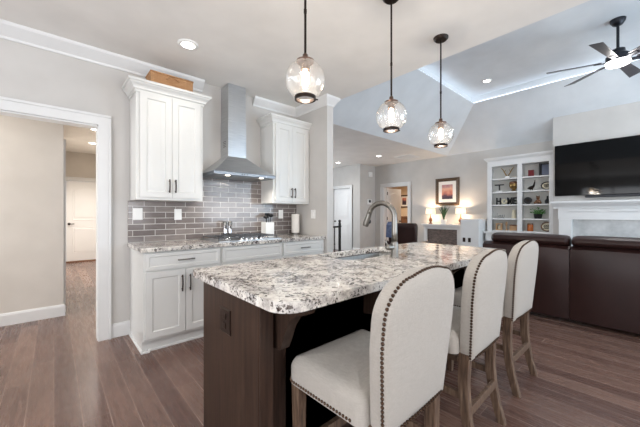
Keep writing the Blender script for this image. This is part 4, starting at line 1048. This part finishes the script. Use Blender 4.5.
# HOME letters, with a wreath for the O
def letter(ch, u_, z, h, label):
    y_ = yv(u_); cu = bpy.data.curves.new('letter', 'FONT'); cu.body = ch; cu.size = h * 1.38; cu.extrude = .018; cu.align_x = 'CENTER'; cu.offset = .006
    o = bpy.data.objects.new('tmp', cu); COL.objects.link(o); bpy.context.view_layer.update()
    me = bpy.data.meshes.new_from_object(o.evaluated_get(bpy.context.evaluated_depsgraph_get())); bpy.data.objects.remove(o)
    ob = bpy.data.objects.new('block_letter', me); COL.objects.link(ob); me.materials.clear(); me.materials.append(M['black'])
    for v_ in me.vertices: v_.co = Vector((-v_.co.z if False else v_.co.z, -v_.co.x, v_.co.y))
    for v_ in me.vertices: v_.co.y *= .70
    zmin = min(v_.co.z for v_ in me.vertices)
    for v_ in me.vertices: v_.co.z -= zmin; v_.co.x += 0
    ob.location = (X, y_, z + .001)
    return tag(ob, label, 'letter', 'letters on the middle shelf')
letter('H', 498.7, Z3, .155, 'black block letter H on the middle shelf'); letter('M', 509.9, Z3, .155, 'black block letter M on the middle shelf'); letter('E', 514.7, Z3, .155, 'black block letter E on the middle shelf')
y = yv(504.3); t = thing('wreath', 'small cream wreath standing between two black letters', 'wreath', (X, y, Z3))
mb = MB().tube([(X, y + .045 * cos(2 * pi * k / 20), Z3 + .07 + .045 * sin(2 * pi * k / 20)) for k in range(20)], .019, 8, True)
build('wreath_ring', mb, 'cream', t, smooth=True)
mb = MB()
for k in range(14): a = 2 * pi * k / 14; mb.ball((X - .018, y + .046 * cos(a), Z3 + .07 + .046 * sin(a)), .012, 6)
build('wreath_flowers', mb, 'cream', t)
# wire script
y0_ = yv(497.5); y1_ = yv(504.5)
mb = MB(); pts = []
for k in range(60):
    s_ = k / 59; pts.append((X, y0_ + (y1_ - y0_) * s_ + .014 * sin(s_ * 26), Z4 + .05 + .028 * cos(s_ * 26) + (.04 * max(0, 1 - s_ * 5))))
mb.tube(pts, .004, 6).box(X - .015, y1_, Z4, X + .015, y0_, Z4 + .01)
tag(build('wire_ornament', mb, 'greywire', smooth='auto'), 'grey looping wire ornament on the shelf below the letters', 'ornament')
y = yv(514); t = thing('white_figurine', 'small pale rounded figurine on the shelf below the letters', 'figurine', (X, y, Z4))
build('figure', MB().lathe((X, y, Z4), [(.045, 0), (.05, .02), (.035, .07), (.04, .1), (.03, .13), (.035, .16), (.02, .19), (0, .195)], 16), 'cream', t, smooth=True)
# bottom left
y = yv(499.2); t = thing('candle_holder', 'tan lantern shaped candle holder on the lowest left shelf', 'candle holder', (X, y, Z5))
mb = MB().box(X - .04, y - .06, Z5, X + .04, y + .06, Z5 + .02).box(X - .04, y - .06, Z5 + .13, X + .04, y + .06, Z5 + .155)
for sy in (-1, 1): mb.box(X - .04, y + sy * .06 - .01 * (sy > 0) * 2, Z5 + .02, X + .04, y + sy * .06 + .01 * (sy < 0) * 2, Z5 + .13)
build('holder_frame', mb, 'tanwood', t); build('candle', MB().cyl((X, y, Z5 + .02), (X, y, Z5 + .10), .025, n=14), 'cream', t, smooth='auto')
y = yv(506.5); t = thing('twig_figurine', 'slim cream figurine on the lowest left shelf between two boxes', 'figurine', (X, y, Z5))
build('figure', MB().lathe((X, y, Z5), [(.03, 0), (.03, .01), (.01, .03), (.014, .1), (.028, .14), (.02, .18), (0, .2)], 12), 'tanwood', t, smooth=True)
y = yv(514); t = thing('keepsake_box', 'brown wooden keepsake box on the lowest left shelf beside the divider', 'box', (X, y, Z5))
build('box_body', MB().box(X - .05, y - .07, Z5, X + .05, y + .07, Z5 + .10), 'tanwood', t, bevel=.003); build('lid', MB().box(X - .053, y - .073, Z5 + .1005, X + .053, y + .073, Z5 + .13), 'brownwood', t, bevel=.003)
# right column
y = yv(531); t = thing('red_frame', 'small dark red framed block on the highest right shelf', 'picture frame', (X, y, Z1))
build('frame', MB().panel(lambda u, v_, d: (X - d, u, v_), y - .05, y + .05, Z1 + .0005, Z1 + .14, [(0, -.02), (0, .01), (.018, .01), (.02, .002)]), 'red', t)
y = yv(545); t = thing('photo_frame', 'large dark edged grey blue frame leaning on the highest right shelf', 'picture frame', (X, y, Z1))
build('frame', MB().panel(lambda u, v_, d: (X + .06 - d, u, v_), y - .11, y + .085, Z1 + .0005, Z1 + .26, [(0, -.01), (0, .012), (.02, .012), (.022, .004)]), 'black', t)
build('photo', MB().panel(lambda u, v_, d: (X + .06 - d, u, v_), y - .087, y + .067, Z1 + .024, Z1 + .237, [(0, .003), (0, .005)]), 'greyblue', t)
tag(build('upright_book', MB().box(X - .05, yv(540.2) - .009, Z1 + .0005, X + .1, yv(540.2) + .012, Z1 + .262), 'black', bevel=.002), 'tall black book standing beside the grey blue frame', 'book')
y = yv(531.5); t = thing('bird_figurine', 'dark metal bird with a raised tail on the second right shelf', 'figurine', (X, y, Z2))
mb = MB().tube([(X, y + .07, Z2 + .052), (X, y + .04, Z2 + .055), (X, y, Z2 + .06), (X, y - .04, Z2 + .10), (X, y - .055, Z2 + .17), (X, y - .06, Z2 + .22)], [.012, .03, .042, .022, .012, .004], 12)
build('bird_body', mb, 'iron', t, smooth=True)
build('bird_feet', MB().cyl((X, y + .02, Z2), (X, y + .01, Z2 + .04), .006, n=8).cyl((X, y - .02, Z2), (X, y - .01, Z2 + .04), .006, n=8).box(X - .02, y - .04, Z2, X + .02, y + .05, Z2 + .006), 'iron', t)
def ovalplate(u_, z, ry, rz, label, mat='brownwood'):
    y_ = yv(u_); t = thing('oval_plaque', label, 'plaque', (X + .02, y_, z))
    mb = MB().tube([(X + .02, y_ + ry * cos(2 * pi * k / 28), z + rz + .013 + rz * sin(2 * pi * k / 28)) for k in range(28)], .012, 8, True); build('rim', mb, 'black' if mat == 'white' else 'brownwood', t, smooth=True)
    vs = [(X + .018, y_ + ry * cos(2 * pi * k / 28), z + rz + .013 + rz * sin(2 * pi * k / 28)) for k in range(28)] + [(X + .026, y_ + ry * cos(2 * pi * k / 28), z + rz + .013 + rz * sin(2 * pi * k / 28)) for k in range(28)]
    build('face', MB().add(vs, [tuple(range(28)), tuple(range(28, 56))[::-1]] + [(k, (k + 1) % 28, 28 + (k + 1) % 28, 28 + k) for k in range(28)]), 'cream' if mat == 'white' else 'cream', t)
    mb = MB()
    for j in (-1, 0, 1): mb.tube([(X + .013, y_ + ry * .6 * (1 - 2 * i / 12), z + rz + .013 + j * rz * .35 + .012 * sin(i * 2.1 + j)) for i in range(13)], .006, 6)
    build('scroll_pattern', mb, 'black', t)
ovalplate(547, Z2, .10, .075, 'black rimmed oval plaque on the second right shelf', 'white')
ovalplate(547, Z5, .10, .09, 'brown rimmed oval plaque on the lowest right shelf')
y = yv(528); t = thing('round_clock', 'round black clock like ornament on the middle right shelf', 'ornament', (X, y, Z3))
build('disc', MB().cyl((X - .02, y, Z3 + .08), (X + .02, y, Z3 + .08), .072, n=28), 'black', t, smooth='auto'); build('centre', MB().cyl((X - .026, y, Z3 + .08), (X - .021, y, Z3 + .08), .03, n=20), 'iron', t, smooth='auto')
build('stand', MB().box(X - .03, y - .04, Z3, X + .03, y + .04, Z3 + .012), 'black', t)
y = yv(538); t = thing('bear_figurine', 'small brown seated figurine on the middle right shelf', 'figurine', (X, y, Z3))
build('figure', MB().ball((X, y, Z3 + .05), .05, 14, 1).ball((X, y, Z3 + .13), .035, 12).ball((X, y - .025, Z3 + .165), .012, 8).ball((X, y + .025, Z3 + .165), .012, 8).ball((X - .03, y - .045, Z3 + .025), .025, 10).ball((X - .03, y + .045, Z3 + .025), .025, 10), 'brownwood', t, smooth=True)
y = yv(547.5); t = thing('black_vase', 'slim black bottle vase at the television end of the middle right shelf', 'vase', (X, y, Z3))
build('vase_body', MB().lathe((X, y, Z3), [(.03, 0), (.05, .03), (.045, .07), (.015, .11), (.013, .15), (.02, .16)], 18), 'black', t, smooth='auto')
y = yv(538); t = thing('shelf_plant', 'leafy green plant in a black pot on the right shelves', 'plant', (X, y, Z4))
build('pot', MB().lathe((X, y, Z4), [(.055, 0), (.065, .01), (.078, .10), (.07, .10), (.068, .085), (0, .085)], 20), 'black', t, smooth='auto')
mb = MB()
for k in range(90):
    a = random.uniform(0, 2 * pi); r_ = random.uniform(.0, .13); c_ = Vector((X + r_ * cos(a) * .7, y + r_ * sin(a), Z4 + .10 + random.uniform(0, .14) * (1 - r_ * 2.5)))
    d_ = Vector((cos(a) * .7, sin(a), random.uniform(.1, .9))).normalized() * .028; n2 = d_.orthogonal().normalized() * .012; up = d_.cross(n2).normalized() * .002
    mb.add([c_ - d_, c_ + n2, c_ + d_, c_ - n2, c_ + up, c_ - up], [(0, 1, 4), (1, 2, 4), (2, 3, 4), (3, 0, 4), (1, 0, 5), (2, 1, 5), (3, 2, 5), (0, 3, 5)])
for k in range(12):
    a = 2 * pi * k / 12; mb.tube([(X, y, Z4 + .08), (X + .05 * cos(a), y + .07 * sin(a), Z4 + .15)], .002, 5)
build('leaves', mb, 'leaf', t)
y = yv(530.2); t = thing('jar_candle', 'amber jar candle with a dark lid on the lowest right shelf', 'candle', (X, y, Z5))
build('jar', MB().lathe((X, y, Z5), [(.05, 0), (.055, .01), (.055, .13), (.05, .14)], 22), 'candle', t, smooth='auto'); build('lid', MB().lathe((X, y, Z5 + .141), [(.053, 0), (.053, .022), (.04, .028), (0, .03)], 22), 'brownwood', t, smooth='auto')

# ------------------------------------------------------------------ fireplace mantel and television
t = thing('fireplace_mantel', 'white fireplace mantel with pale marble below the television', 'fireplace', (7.2, .41, 0))
M0, M1 = -.5, 1.31
build('mantel_shelf', MB().box(7.08, M0 - .0, 1.405, 7.349, M1, 1.44), 'trim', t, bevel=.004)
build('mantel_crown', MB().prism([(7.349, 1.30), (7.17, 1.30), (7.165, 1.33), (7.14, 1.36), (7.11, 1.385), (7.10, 1.404), (7.349, 1.404)], 'xz', M0 + .03, M1 - .03), 'trim', t)
fz = build('frieze', MB().box(7.19, M0 + .1, 1.10, 7.349, M1 - .1, 1.299), 'trim', t, bevel=.003)
for a, b_ in ((.63, 1.05), (-.05, .5)): build('raised_panel', MB().box(7.165, a, 1.25, 7.189, b_, 1.272), 'trim', fz, bevel=.002)
for a, b_ in ((1.01, 1.20), (-.38, -.19)):
    build('pilaster', MB().box(7.19, a, 0, 7.349, b_, 1.099).box(7.175, a - .01, 0, 7.19, b_ + .01, .16), 'trim', t, bevel=.003)
build('marble_surround', MB().box(7.30, -.189, 0, 7.349, .05, 1.098).box(7.30, .77, 0, 7.349, 1.009, 1.098).box(7.30, .05, .78, 7.349, .77, 1.098), 'marble', t)
build('firebox', MB().box(7.335, .05, 0, 7.349, .77, .78), 'black', t)
build('hearth', MB().box(6.95, -.45, 0, 7.17, 1.27, .04), 'marble', t)
t = thing('television', 'large black flat screen television above the white mantel', 'television', (7.32, .41, 1.545))
build('bezel', MB().box(7.29, -.46, 1.545, 7.345, 1.28, 2.525), 'black', t, bevel=.006)
build('screen', MB().box(7.286, -.45, 1.555, 7.2895, 1.27, 2.515), 'screen', t)
t = thing('soundbar', 'slim black soundbar mounted just below the television', 'soundbar', (7.3, .41, 1.50))
build('housing', MB().box(7.24, 0.0, 1.502, 7.34, .83, 1.54), 'black', t, bevel=.01)
build('speaker_grille', MB().box(7.2375, .02, 1.507, 7.2395, .81, 1.535), 'fanmetal', t)
